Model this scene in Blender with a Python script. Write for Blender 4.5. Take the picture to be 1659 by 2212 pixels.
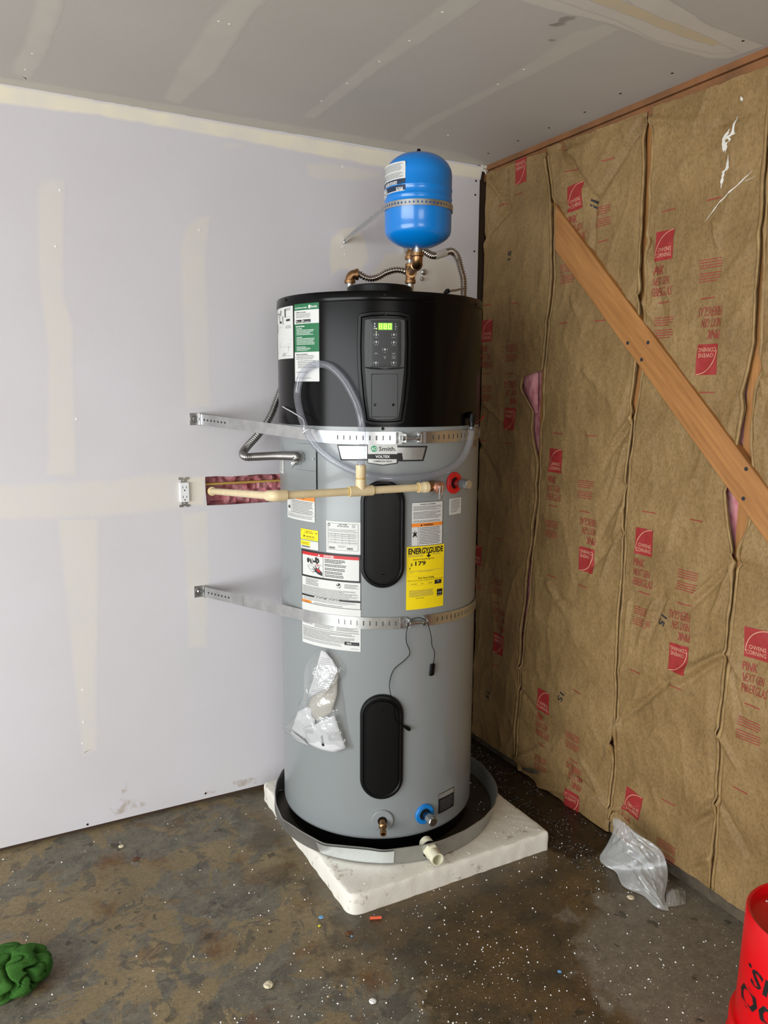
import bpy, bmesh, math, random
from mathutils import Vector, Matrix, noise
random.seed(7)
PI = math.pi
for o in list(bpy.data.objects): bpy.data.objects.remove(o)
scene = bpy.context.scene
C = scene.collection

# ------------------------------------------------------------------ camera
IW, IH, FPX = 1659, 2212, 1678.04
CAM = Vector((-1.8948, -2.7256, 1.5479))
YAW, PITCH, ROLL = 1.0772, -0.1558, 0.0062
FWD = Vector((math.cos(PITCH)*math.cos(YAW), math.cos(PITCH)*math.sin(YAW), math.sin(PITCH)))
_r = Vector((math.sin(YAW), -math.cos(YAW), 0)); _u = _r.cross(FWD)
RGT = math.cos(ROLL)*_r + math.sin(ROLL)*_u
UPV = -math.sin(ROLL)*_r + math.cos(ROLL)*_u
cd = bpy.data.cameras.new('camera'); cd.sensor_fit = 'HORIZONTAL'; cd.sensor_width = 36
cd.lens = FPX/IW*36; cd.clip_start = 0.02
cam = bpy.data.objects.new('camera', cd); C.objects.link(cam)
M = Matrix((RGT, UPV, -FWD)).transposed().to_4x4(); M.translation = CAM
cam.matrix_world = M
scene.camera = cam

# ------------------------------------------------------------------ world, light, exposure
w = bpy.data.worlds.new('sky'); scene.world = w; w.use_nodes = True
bg = w.node_tree.nodes['Background']; bg.inputs[0].default_value = (0.80, 0.90, 1.0, 1); bg.inputs[1].default_value = 1.0
def area(name, loc, rot, sx, sy, power, col):
    l = bpy.data.lights.new(name, 'AREA'); l.shape = 'RECTANGLE'; l.size = sx; l.size_y = sy; l.energy = power; l.color = col
    o = bpy.data.objects.new(name, l); C.objects.link(o); o.location = loc; o.rotation_euler = rot; return o
# daylight through the open garage door (opening in the far side wall) and a window in the back wall
area('garage_door_daylight', (-4.95, -2.75, 1.08), (0, math.radians(-83), 0), 2.05, 4.2, 214, (0.97, 0.995, 1.0))
area('window_daylight', (-2.6, -5.90, 1.45), (math.radians(86), 0, 0), 1.7, 1.3, 40, (1.0, 0.97, 0.92))
scene.view_settings.view_transform = 'Standard'
scene.view_settings.look = 'None'
scene.view_settings.exposure = 0.0
scene.view_settings.gamma = 1.0
scene.view_settings.use_curve_mapping = False

# ------------------------------------------------------------------ pixel -> place
def ray(px, py): return FWD + (px-IW/2)/FPX*RGT - (py-IH/2)/FPX*UPV
def on(px, py, ax, val):
    d = ray(px, py); return CAM + d*((val-CAM[ax])/d[ax])
def atd(px, py, dep): return CAM + ray(px, py)*dep
HX, HY, R = -0.6593, -0.3907, 0.3349
def cyl(px, py, rad=R, hx=HX, hy=HY):
    d = ray(px, py); ox, oy = CAM.x-hx, CAM.y-hy
    A = d.x**2+d.y**2; B = 2*(ox*d.x+oy*d.y); Cc = ox*ox+oy*oy-rad*rad
    D = max(0, B*B-4*A*Cc); t = (-B-math.sqrt(D))/(2*A); P = CAM+d*t
    return math.atan2(P.y-hy, P.x-hx) % (2*PI), P.z
def cp(th, z, rad=R, hx=HX, hy=HY): return Vector((hx+rad*math.cos(th), hy+rad*math.sin(th), z))
def cylp(px, py, rad=R): th, z = cyl(px, py, rad); return cp(th, z, rad)

# ------------------------------------------------------------------ materials
def lin(c): return c/12.92 if c <= 0.04045 else ((c+0.055)/1.055)**2.4
def rgb(r, g, b): return (lin(r/255), lin(g/255), lin(b/255), 1)
MATS = {}
def mat(name, col, rough=0.5, metal=0.0, spec=0.5, noise_amt=0.0, nscale=20, col2=None, bump=0.0, bscale=80, coat=0.0, emit=None, es=0, aniso=None):
    m = bpy.data.materials.new(name); m.use_nodes = True; MATS[name] = m
    nt = m.node_tree; b = nt.nodes['Principled BSDF']
    b.inputs['Base Color'].default_value = col; b.inputs['Roughness'].default_value = rough
    b.inputs['Metallic'].default_value = metal; b.inputs['Specular IOR Level'].default_value = spec
    b.inputs['Coat Weight'].default_value = coat
    if emit: b.inputs['Emission Color'].default_value = emit; b.inputs['Emission Strength'].default_value = es
    if col2 or bump:
        tc = nt.nodes.new('ShaderNodeTexCoord'); src = tc.outputs['Object']
        if aniso:
            mp = nt.nodes.new('ShaderNodeMapping'); mp.inputs['Scale'].default_value = aniso; nt.links.new(src, mp.inputs[0]); src = mp.outputs[0]
    if col2:
        n = nt.nodes.new('ShaderNodeTexNoise'); n.inputs['Scale'].default_value = nscale; n.inputs['Detail'].default_value = 6
        nt.links.new(src, n.inputs['Vector'])
        rp = nt.nodes.new('ShaderNodeValToRGB'); rp.color_ramp.elements[0].position = 0.5-noise_amt; rp.color_ramp.elements[1].position = 0.5+noise_amt
        rp.color_ramp.elements[0].color = col; rp.color_ramp.elements[1].color = col2
        nt.links.new(n.outputs[0], rp.inputs[0]); nt.links.new(rp.outputs[0], b.inputs['Base Color'])
    if bump:
        n2 = nt.nodes.new('ShaderNodeTexNoise'); n2.inputs['Scale'].default_value = bscale; n2.inputs['Detail'].default_value = 5
        nt.links.new(src, n2.inputs['Vector'])
        bp = nt.nodes.new('ShaderNodeBump'); bp.inputs['Strength'].default_value = bump; bp.inputs['Distance'].default_value = 0.004
        nt.links.new(n2.outputs[0], bp.inputs['Height']); nt.links.new(bp.outputs[0], b.inputs['Normal'])
    return m
mat('drywall', rgb(211, 208, 211), 0.9, col2=rgb(215, 212, 217), noise_amt=.2, nscale=3, bump=.06, bscale=300, spec=.2)
mat('ceiling_board', rgb(190, 185, 178), 0.9, col2=rgb(195, 190, 184), noise_amt=.2, nscale=2, bump=.06, bscale=300, spec=.2)
mat('pad_foam', rgb(226, 222, 208), 0.85, bump=.2, bscale=220, spec=.2)
mat('black_paint', rgb(4, 4, 5), 0.20, spec=.18)
mat('black_plastic', rgb(9, 9, 10), 0.38, spec=.25)
mat('black_gloss', rgb(5, 5, 6), 0.28, spec=.25)
mat('panel_grey', rgb(62, 64, 66), 0.45, bump=.03, bscale=600)
mat('panel_face', rgb(45, 46, 48), 0.5)
mat('tank_grey', rgb(136, 141, 142), 0.27, spec=.5, coat=.15)
mat('galv', rgb(205, 206, 205), 0.30, 1.0, col2=rgb(188, 190, 190), noise_amt=.15, nscale=30)
mat('galv_dull', rgb(178, 180, 180), 0.45, 1.0, bump=.1, bscale=120)
mat('zinc', rgb(200, 202, 205), 0.2, 1.0)
mat('alum', rgb(176, 176, 172), 0.42, .75, col2=rgb(158, 158, 154), noise_amt=.2, nscale=12, bump=.12, bscale=25)
mat('brass', rgb(176, 138, 98), 0.36, 1.0, col2=rgb(142, 106, 72), noise_amt=.25, nscale=40)
mat('copper_cap', rgb(214, 160, 136), 0.35, 1.0)
mat('steel_flex', rgb(176, 166, 156), 0.25, 1.0)
mat('conduit', rgb(150, 148, 146), 0.32, 1.0)
mat('cpvc', rgb(226, 208, 168), 0.42, col2=rgb(218, 198, 156), noise_amt=.2, nscale=30)
mat('cpvc_glue', rgb(206, 170, 84), 0.4)
mat('pvc_cream', rgb(226, 222, 196), 0.45)
mat('blue_tank', rgb(2, 126, 214), 0.26, spec=.5, coat=.3)
mat('blue_ring', rgb(16, 122, 200), 0.45)
mat('red_ring', rgb(206, 22, 24), 0.4)
mat('red_plastic', rgb(214, 6, 18), 0.32)
mat('label_white', rgb(212, 213, 210), 0.5)
mat('label_silver', rgb(196, 198, 196), 0.32, .8)
mat('ink_black', rgb(22, 22, 23), 0.5)
mat('ink_grey', rgb(96, 97, 98), 0.55)
mat('ink_red', rgb(196, 28, 32), 0.5)
mat('ink_orange', rgb(240, 140, 50), 0.5)
mat('ink_green', rgb(24, 108, 66), 0.5)
mat('ink_logo_green', rgb(40, 150, 100), 0.5)
mat('ink_yellow', rgb(248, 220, 10), 0.5)
mat('ink_navy', rgb(22, 44, 72), 0.5)
mat('ink_white', rgb(236, 236, 234), 0.5)
mat('ink_panel', rgb(190, 192, 192), 0.5)
mat('display', rgb(60, 140, 20), 0.3, emit=(0.16, 0.55, 0.03, 1), es=.8)
mat('digit', rgb(170, 255, 60), 0.3, emit=(0.45, 1.0, 0.10, 1), es=1.4)
mat('led', rgb(200, 255, 90), 0.3, emit=(0.6, 1.0, 0.2, 1), es=1.6)
mat('paper', rgb(200, 200, 202), 0.7, bump=.1, bscale=60)
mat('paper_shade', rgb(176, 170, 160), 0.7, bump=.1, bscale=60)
mat('white_plastic', rgb(236, 238, 240), 0.4)
mat('box_blue', rgb(24, 62, 120), 0.5)
mat('dark', rgb(16, 14, 13), 0.9)
mat('slot_dark', rgb(30, 30, 30), 0.6)
mat('pink_wool', rgb(226, 168, 172), 0.95, col2=rgb(190, 104, 114), noise_amt=.2, nscale=22, bump=.6, bscale=60, spec=.1)
mat('wood', rgb(178, 124, 68), 0.6, col2=rgb(148, 98, 50), noise_amt=.22, nscale=7, aniso=(14, 14, 1), bump=.12, bscale=60)
mat('wood_old', rgb(146, 96, 56), 0.7, col2=rgb(96, 66, 40), noise_amt=.25, nscale=10, bump=.2, bscale=60)
mat('sill', rgb(92, 80, 64), 0.8, col2=rgb(60, 52, 42), noise_amt=.15, nscale=18, bump=.5, bscale=50)
mat('sheathing', rgb(70, 52, 38), 0.9)
mat('kraft_flange', rgb(164, 134, 86), 0.6, col2=rgb(128, 100, 60), noise_amt=.25, nscale=30, bump=.2, bscale=90)
mat('print_red', rgb(160, 42, 40), 0.65, col2=rgb(146, 40, 38), noise_amt=.2, nscale=90)
mat('print_text', rgb(150, 54, 46), 0.65)
mat('print_cream', rgb(210, 160, 130), 0.65)
mat('white_paint', rgb(226, 222, 212), 0.6)
mat('marker', rgb(34, 36, 40), 0.7)
mat('foam_white', rgb(240, 240, 236), 0.6)
mat('grit', rgb(70, 62, 52), 0.25, col2=rgb(30, 27, 24), noise_amt=.1, nscale=90)
mat('rag', rgb(74, 122, 54), 0.95, col2=rgb(50, 94, 38), noise_amt=.25, nscale=14, bump=.9, bscale=420, spec=.1)
mat('orange_bit', rgb(220, 96, 60), 0.5)
mat('blue_bit', rgb(110, 160, 205), 0.5)
mat('yellow_bit', rgb(220, 210, 60), 0.5)
mat('leaf', rgb(100, 66, 40), 0.8)
mat('shell', rgb(205, 195, 165), 0.7)
mat('back_wall', rgb(196, 190, 186), 0.9)

def kraft():
    m = bpy.data.materials.new('kraft'); m.use_nodes = True; MATS['kraft'] = m
    nt = m.node_tree; N = nt.nodes; L = nt.links; b = N['Principled BSDF']; b.inputs['Roughness'].default_value = .62; b.inputs['Specular IOR Level'].default_value = .35
    tc = N.new('ShaderNodeTexCoord')
    def ns(sc, det, mpsc=(1, 1, 1)):
        mp = N.new('ShaderNodeMapping'); mp.inputs['Scale'].default_value = mpsc; L.new(tc.outputs['Object'], mp.inputs[0])
        n = N.new('ShaderNodeTexNoise'); n.inputs['Scale'].default_value = sc; n.inputs['Detail'].default_value = det; L.new(mp.outputs[0], n.inputs['Vector']); return n
    a = ns(5, 4); s = ns(165, 4, (1, 1, .6)); f = ns(45, 5)
    r1 = N.new('ShaderNodeValToRGB'); r1.color_ramp.elements[0].position = .3; r1.color_ramp.elements[1].position = .7
    r1.color_ramp.elements[0].color = rgb(132, 105, 66); r1.color_ramp.elements[1].color = rgb(155, 127, 84); L.new(a.outputs[0], r1.inputs[0])
    r2 = N.new('ShaderNodeValToRGB'); r2.color_ramp.elements[0].position = .36; r2.color_ramp.elements[1].position = .56
    r2.color_ramp.elements[0].color = (.42, .42, .40, 1); r2.color_ramp.elements[1].color = (1, 1, 1, 1); L.new(s.outputs[0], r2.inputs[0])
    mx = N.new('ShaderNodeMix'); mx.data_type = 'RGBA'; mx.blend_type = 'MULTIPLY'; mx.inputs[0].default_value = .38
    L.new(r1.outputs[0], mx.inputs[6]); L.new(r2.outputs[0], mx.inputs[7]); L.new(mx.outputs[2], b.inputs['Base Color'])
    bp = N.new('ShaderNodeBump'); bp.inputs['Strength'].default_value = .8; bp.inputs['Distance'].default_value = .005
    L.new(f.outputs[0], bp.inputs['Height']); L.new(bp.outputs[0], b.inputs['Normal'])
kraft()

def fade_mat(name, col, col2, amt=1.0, nscale=9, base='drywall', lo=.55):
    """joint compound: thin coat feathered out (by the 'fade' attribute) into the board it is spread on"""
    m = MATS[base].copy(); m.name = name; MATS[name] = m
    nt = m.node_tree; N = nt.nodes; L = nt.links; b = N['Principled BSDF']
    src = b.inputs['Base Color'].links[0].from_socket
    tc = N.new('ShaderNodeTexCoord'); n = N.new('ShaderNodeTexNoise'); n.inputs['Scale'].default_value = nscale; n.inputs['Detail'].default_value = 6; L.new(tc.outputs['Object'], n.inputs['Vector'])
    mx = N.new('ShaderNodeMix'); mx.data_type = 'RGBA'; mx.inputs[6].default_value = col; mx.inputs[7].default_value = col2; L.new(n.outputs[0], mx.inputs[0])
    at = N.new('ShaderNodeAttribute'); at.attribute_name = 'fade'
    rp = N.new('ShaderNodeMapRange'); rp.inputs[1].default_value = .32; rp.inputs[2].default_value = .62; rp.inputs[3].default_value = lo; rp.inputs[4].default_value = 1.0; L.new(n.outputs[0], rp.inputs[0])
    mu = N.new('ShaderNodeMath'); mu.operation = 'MULTIPLY'; L.new(at.outputs['Fac'], mu.inputs[0]); L.new(rp.outputs[0], mu.inputs[1])
    m2 = N.new('ShaderNodeMath'); m2.operation = 'MULTIPLY'; m2.inputs[1].default_value = amt; L.new(mu.outputs[0], m2.inputs[0])
    m3 = N.new('ShaderNodeMix'); m3.data_type = 'RGBA'; L.new(m2.outputs[0], m3.inputs[0]); L.new(src, m3.inputs[6]); L.new(mx.outputs[2], m3.inputs[7]); L.new(m3.outputs[2], b.inputs['Base Color'])
CB = 'ceiling_board'
fade_mat('mud', rgb(229, 222, 208), rgb(224, 218, 208), 1.0, lo=.75)
fade_mat('mud_band', rgb(240, 233, 212), rgb(238, 230, 210), 1.0)
fade_mat('mud_thin', rgb(224, 219, 209), rgb(219, 215, 210), .82, lo=.6)
fade_mat('mud_ceiling', rgb(208, 204, 193), rgb(203, 199, 189), .8, base=CB)
fade_mat('mud_seam', rgb(226, 221, 210), rgb(206, 200, 190), .9, base=CB)
fade_mat('tape', rgb(218, 200, 160), rgb(210, 194, 164), .9, base=CB)
fade_mat('stain', rgb(134, 124, 116), rgb(124, 116, 110), .85, base=CB)
#fade_mat('pink_stain', rgb(202, 176, 182), rgb(198, 180, 186), .6)
fade_mat('dirt', rgb(176, 160, 138), rgb(156, 140, 118), .6, 34, lo=-.9)

def clear(name, tint, rough, ior=1.45, milk=0.0, milkcol=(.8, .8, .8, 1), facb=.05, bump=0):
    m = bpy.data.materials.new(name); m.use_nodes = True; MATS[name] = m
    nt = m.node_tree; N = nt.nodes; L = nt.links; N.remove(N['Principled BSDF']); out = N['Material Output']
    tr = N.new('ShaderNodeBsdfTransparent'); tr.inputs[0].default_value = tint
    gl = N.new('ShaderNodeBsdfGlossy'); gl.inputs['Roughness'].default_value = rough
    df = N.new('ShaderNodeBsdfDiffuse'); df.inputs[0].default_value = milkcol
    m1 = N.new('ShaderNodeMixShader'); m1.inputs[0].default_value = milk; L.new(tr.outputs[0], m1.inputs[1]); L.new(df.outputs[0], m1.inputs[2])
    fr = N.new('ShaderNodeLayerWeight'); fr.inputs[0].default_value = .5
    pw_ = N.new('ShaderNodeMath'); pw_.operation = 'POWER'; pw_.inputs[1].default_value = 3.5; L.new(fr.outputs['Facing'], pw_.inputs[0])
    ma_ = N.new('ShaderNodeMath'); ma_.operation = 'MULTIPLY_ADD'; ma_.inputs[1].default_value = ior; ma_.inputs[2].default_value = facb; L.new(pw_.outputs[0], ma_.inputs[0])
    m2 = N.new('ShaderNodeMixShader'); L.new(ma_.outputs[0], m2.inputs[0]); L.new(m1.outputs[0], m2.inputs[1]); L.new(gl.outputs[0], m2.inputs[2])
    if bump:
        tc = N.new('ShaderNodeTexCoord'); n = N.new('ShaderNodeTexNoise'); n.inputs['Scale'].default_value = 28; n.inputs['Detail'].default_value = 3; L.new(tc.outputs['Object'], n.inputs['Vector'])
        bp = N.new('ShaderNodeBump'); bp.inputs['Strength'].default_value = bump; bp.inputs['Distance'].default_value = .01; L.new(n.outputs[0], bp.inputs['Height'])
        L.new(bp.outputs[0], gl.inputs['Normal']); L.new(bp.outputs[0], fr.inputs['Normal'])
    L.new(m2.outputs[0], out.inputs[0])
clear('vinyl', (.86, .87, .90, 1), .10, .35, .12, (.62, .63, .70, 1))
clear('poly_clear', (.97, .98, .98, 1), .16, .55, .10, (.95, .97, .97, 1), facb=.10, bump=.8)
clear('poly_milky', (.92, .93, .93, 1), .2, .5, .24, (.92, .94, .93, 1), facb=.09, bump=.35)

def floor_mat():
    m = bpy.data.materials.new('concrete'); m.use_nodes = True; MATS['concrete'] = m
    nt = m.node_tree; N = nt.nodes; L = nt.links; b = N['Principled BSDF']
    tc = N.new('ShaderNodeTexCoord')
    def ns(sc, det=6, rough=.55, off=(0, 0, 0), dist=0):
        mp = N.new('ShaderNodeMapping'); mp.inputs['Location'].default_value = off; L.new(tc.outputs['Object'], mp.inputs[0])
        n = N.new('ShaderNodeTexNoise'); n.inputs['Scale'].default_value = sc; n.inputs['Detail'].default_value = det; n.inputs['Roughness'].default_value = rough; n.inputs['Distortion'].default_value = dist
        L.new(mp.outputs[0], n.inputs['Vector']); return n.outputs[0]
    def ramp(x, p0, p1, c0=(0, 0, 0, 1), c1=(1, 1, 1, 1)):
        r = N.new('ShaderNodeValToRGB'); r.color_ramp.elements[0].position = p0; r.color_ramp.elements[1].position = p1
        r.color_ramp.elements[0].color = c0; r.color_ramp.elements[1].color = c1; L.new(x, r.inputs[0]); return r.outputs[0]
    def mix(f, a, c):
        x = N.new('ShaderNodeMix'); x.data_type = 'RGBA'
        if isinstance(f, float): x.inputs[0].default_value = f
        else: L.new(f, x.inputs[0])
        for k, v in ((6, a), (7, c)):
            if isinstance(v, tuple): x.inputs[k].default_value = v
            else: L.new(v, x.inputs[k])
        return x.outputs[2]
    def math2(op, a, c):
        x = N.new('ShaderNodeMath'); x.operation = op; x.use_clamp = True
        for k, v in ((0, a), (1, c)):
            if isinstance(v, (int, float)): x.inputs[k].default_value = v
            else: L.new(v, x.inputs[k])
        return x.outputs[0]
    sep = N.new('ShaderNodeSeparateXYZ'); L.new(tc.outputs['Object'], sep.inputs[0])
    def mr(x, a, c):
        r = N.new('ShaderNodeMapRange'); r.inputs[1].default_value = a; r.inputs[2].default_value = c; L.new(x, r.inputs[0]); return r.outputs[0]
    brown = ramp(ns(3.0, 8, .6, (1, 2, 0)), .35, .68, rgb(124, 109, 80), rgb(150, 133, 100))
    grey = ramp(ns(16, 8, .7, (4, 1, 0)), .3, .7, rgb(92, 88, 78), rgb(134, 127, 110))
    fl = ramp(ns(4.6, 12, .66, (3, 7, 0), .5), .485, .515)
    base = mix(fl, brown, grey)
    fl2 = ramp(ns(9, 12, .7, (13, 2, 0), .8), .56, .585)
    base = mix(math2('MULTIPLY', fl2, .7), base, rgb(88, 84, 75))
    fl3 = ramp(ns(7, 12, .7, (3, 12, 0), .6), .60, .63)
    base = mix(math2('MULTIPLY', fl3, .6), base, rgb(128, 108, 72))
    rust = ramp(ns(6, 6, .6, (9, 3, 0)), .56, .72)
    base = mix(rust, base, rgb(112, 78, 40))
    # damp dark stain spreading from the pad and the open-stud wall (its own ragged outline)
    wx = mr(sep.outputs[0], -1.55, -.45); wy = mr(sep.outputs[1], -2.3, -1.0)
    wet = math2('MULTIPLY', wx, wy)
    wetn = math2('ADD', wet, math2('MULTIPLY', math2('SUBTRACT', ns(5, 8, .65, (2, 5, 0)), .5), 1.7))
    wetm = ramp(wetn, .42, .56)
    dk = ramp(ns(9, 7, .65, (6, 6, 0)), .35, .7, rgb(64, 56, 43), rgb(112, 90, 58))
    base = mix(math2('MULTIPLY', wetm, .85), base, dk)
    # bare pale concrete along the open-stud wall towards the viewer
    px_ = mr(sep.outputs[0], -.75, -.35); py_ = mr(sep.outputs[1], -.95, -1.35)
    pal = math2('ADD', math2('MULTIPLY', px_, py_), math2('MULTIPLY', math2('SUBTRACT', ns(6, 8, .65, (8, 1, 3)), .5), 1.6))
    palm = ramp(pal, .5, .62)
    base = mix(palm, base, ramp(ns(24, 6, .7), .3, .7, rgb(112, 104, 90), rgb(140, 132, 116)))
    spots = ramp(ns(17, 3, .5, (5, 5, 5), .4), .30, .34, (1, 1, 1, 1), (0, 0, 0, 1))
    base = mix(math2('MULTIPLY', spots, .7), base, rgb(58, 54, 44))
    # near black wet strip along the bottom of the open-stud wall
    sx = mr(sep.outputs[0], -.32, -.12); sy = mr(sep.outputs[1], -1.02, -.86)
    st = math2('ADD', math2('MULTIPLY', sx, sy), math2('MULTIPLY', math2('SUBTRACT', ns(8, 6, .6, (1, 1, 9)), .5), .9))
    stm = ramp(st, .42, .55)
    base = mix(math2('MULTIPLY', stm, .9), base, ramp(ns(30, 5), .4, .7, rgb(26, 20, 15), rgb(66, 48, 30)))
    fine = ramp(ns(70, 10, .8), .3, .72, (.6, .6, .6, 1), (1.22, 1.22, 1.22, 1))
    mm = N.new('ShaderNodeMix'); mm.data_type = 'RGBA'; mm.blend_type = 'MULTIPLY'; mm.inputs[0].default_value = 1; L.new(base, mm.inputs[6]); L.new(fine, mm.inputs[7])
    gr = ramp(ns(260, 3, .6, (2, 2, 2)), .36, .46, (.45, .45, .45, 1), (1, 1, 1, 1))
    m5 = N.new('ShaderNodeMix'); m5.data_type = 'RGBA'; m5.blend_type = 'MULTIPLY'; m5.inputs[0].default_value = .8; L.new(mm.outputs[2], m5.inputs[6]); L.new(gr, m5.inputs[7])
    L.new(m5.outputs[2], b.inputs['Base Color'])
    ro = math2('SUBTRACT', .62, math2('MULTIPLY', math2('MAXIMUM', wetm, stm), .30))
    ro2 = math2('ADD', ro, math2('MULTIPLY', palm, .15)); L.new(ro2, b.inputs['Roughness'])
    b.inputs['Specular IOR Level'].default_value = .45
    bp = N.new('ShaderNodeBump'); bp.inputs['Strength'].default_value = .25; bp.inputs['Distance'].default_value = .004
    L.new(ns(40, 8, .7), bp.inputs['Height']); L.new(bp.outputs[0], b.inputs['Normal'])
floor_mat()

def pad_mat():
    m = MATS['pad_foam']; nt = m.node_tree; N = nt.nodes; L = nt.links; b = N['Principled BSDF']
    tc = N.new('ShaderNodeTexCoord'); n = N.new('ShaderNodeTexNoise'); n.inputs['Scale'].default_value = 16; n.inputs['Detail'].default_value = 9; n.inputs['Roughness'].default_value = .72
    L.new(tc.outputs['Object'], n.inputs['Vector'])
    r = N.new('ShaderNodeValToRGB'); e = r.color_ramp.elements; e[0].position = .30; e[0].color = rgb(128, 104, 78); e[1].position = .43; e[1].color = rgb(228, 225, 214)
    L.new(n.outputs[0], r.inputs[0]); L.new(r.outputs[0], b.inputs['Base Color'])
pad_mat()

# ------------------------------------------------------------------ mesh helpers
class MB:
    def __init__(s): s.v = []; s.f = []
    def quadgrid(s, rows, closed_u=False, flip=False):
        b = len(s.v); n = len(rows[0]); m = len(rows)
        for r in rows: s.v.extend(r)
        for i in range(m-1):
            for j in range(n if closed_u else n-1):
                q = (b+i*n+j, b+i*n+(j+1) % n, b+(i+1)*n+(j+1) % n, b+(i+1)*n+j)
                s.f.append(q[::-1] if flip else q)
        return s
    def poly(s, pts):
        b = len(s.v); s.v.extend(pts); s.f.append(tuple(range(b, b+len(pts)))); return s
    def box(s, x0, y0, z0, x1, y1, z1):
        return s.obox(Vector(((x0+x1)/2, (y0+y1)/2, (z0+z1)/2)), Vector((1, 0, 0)), Vector((0, 1, 0)), Vector((0, 0, 1)), abs(x1-x0)/2, abs(y1-y0)/2, abs(z1-z0)/2)
    def obox(s, c, ax, ay, az, hx, hy, hz):
        b = len(s.v)
        for sx in (-1, 1):
            for sy in (-1, 1):
                for sz in (-1, 1): s.v.append(c+ax*hx*sx+ay*hy*sy+az*hz*sz)
        for q in ((0, 1, 3, 2), (4, 6, 7, 5), (0, 4, 5, 1), (2, 3, 7, 6), (0, 2, 6, 4), (1, 5, 7, 3)): s.f.append(tuple(b+i for i in q))
        return s
    def tube(s, path, rad, seg=14, cap=True):
        n = len(path); rows = []
        T = [(path[min(i+1, n-1)]-path[max(i-1, 0)]).normalized() for i in range(n)]
        up = Vector((0, 0, 1)) if abs(T[0].z) < .9 else Vector((1, 0, 0))
        nx = T[0].cross(up).normalized()
        for i in range(n):
            nx = (nx-T[i]*nx.dot(T[i])).normalized(); ny = T[i].cross(nx)
            r = rad[i] if isinstance(rad, (list, tuple)) else rad
            rows.append([path[i]+nx*r*math.cos(2*PI*k/seg)+ny*r*math.sin(2*PI*k/seg) for k in range(seg)])
        b = len(s.v); s.quadgrid(rows, True)
        if cap:
            s.f.append(tuple(b+k for k in range(seg))[::-1]); e = b+(n-1)*seg; s.f.append(tuple(e+k for k in range(seg)))
        return s
    def lathe(s, prof, org, axis=Vector((0, 0, 1)), seg=32, cap=True, ref=None):
        axis = axis.normalized(); ref = ref or (Vector((1, 0, 0)) if abs(axis.x) < .9 else Vector((0, 1, 0)))
        a = (ref-axis*ref.dot(axis)).normalized(); c = axis.cross(a)
        rows = [[org+axis*h+(a*math.cos(2*PI*k/seg)+c*math.sin(2*PI*k/seg))*r for k in range(seg)] for r, h in prof]
        b = len(s.v); s.quadgrid(rows, True)
        if cap:
            s.f.append(tuple(b+k for k in range(seg))[::-1]); e = b+(len(prof)-1)*seg; s.f.append(tuple(e+k for k in range(seg)))
        return s
    def add(s, o): b = len(s.v); s.v.extend(o.v); s.f.extend(tuple(b+i for i in q) for q in o.f); return s
def root_of(o):
    while o.parent: o = o.parent
    return o
def build(name, mb, m, parent=None, smooth=True, bevel=0, solid=0, ang=40, loc=None, kind=None, label=None):
    me = bpy.data.meshes.new(name)
    base = Vector((0, 0, 0))
    if parent is not None: base = root_of(parent)['_base']; base = Vector(base)
    elif loc is not None: base = Vector(loc)
    me.from_pydata([tuple(Vector(p)-base) for p in mb.v], [], mb.f); me.update()
    if smooth:
        me.shade_smooth()
        try: me.set_sharp_from_angle(angle=math.radians(ang))
        except Exception: pass
    me.materials.append(MATS[m])
    o = bpy.data.objects.new(name, me); C.objects.link(o)
    if parent is not None: o.parent = parent
    else: o.location = base; o['_base'] = tuple(base)
    if bevel:
        bv = o.modifiers.new('bevel', 'BEVEL'); bv.width = bevel; bv.segments = 2; bv.limit_method = 'ANGLE'; bv.angle_limit = math.radians(40)
    if solid:
        sd = o.modifiers.new('solid', 'SOLIDIFY'); sd.thickness = abs(solid); sd.offset = 1 if solid > 0 else -1
    if kind: o['kind'] = kind
    if label: o['label'] = label
    return o
def tag(o, label, cat, group=None, kind=None):
    o['label'] = label; o['category'] = cat
    if group: o['group'] = group
    if kind: o['kind'] = kind
    return o
def thing(name, loc, label, cat, group=None):
    o = bpy.data.objects.new(name, None); C.objects.link(o); o.location = loc; o['_base'] = tuple(loc); o.empty_display_size = .05
    return tag(o, label, cat, group)
def struct(name, mb, m, **k): return build(name, mb, m, kind='structure', **k)
def catmull(P, step=.006):
    P = [Vector(p) for p in P]; out = []
    Q = [P[0]*2-P[1]]+P+[P[-1]*2-P[-2]]
    for i in range(1, len(Q)-2):
        p0, p1, p2, p3 = Q[i-1:i+3]; n = max(2, int((p2-p1).length/step))
        for k in range(n):
            t = k/n
            out.append(.5*((2*p1)+(p2-p0)*t+(2*p0-5*p1+4*p2-p3)*t*t+(3*p1-p0-3*p2+p3)*t**3))
    out.append(P[-1]); return out
def resample(P, step):
    d = [0]
    for a, b in zip(P, P[1:]): d.append(d[-1]+(b-a).length)
    n = max(2, int(d[-1]/step)); out = []; j = 0
    for k in range(n+1):
        s = d[-1]*k/n
        while j < len(d)-2 and d[j+1] < s: j += 1
        t = (s-d[j])/max(1e-9, d[j+1]-d[j]); out.append(P[j].lerp(P[j+1], min(1, t)))
    return out
def flex(path, r, amp, pitch):
    p = resample(catmull(path, .004), pitch/6)
    return p, [r+amp*math.sin(2*PI*i/6) for i in range(len(p))]
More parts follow.
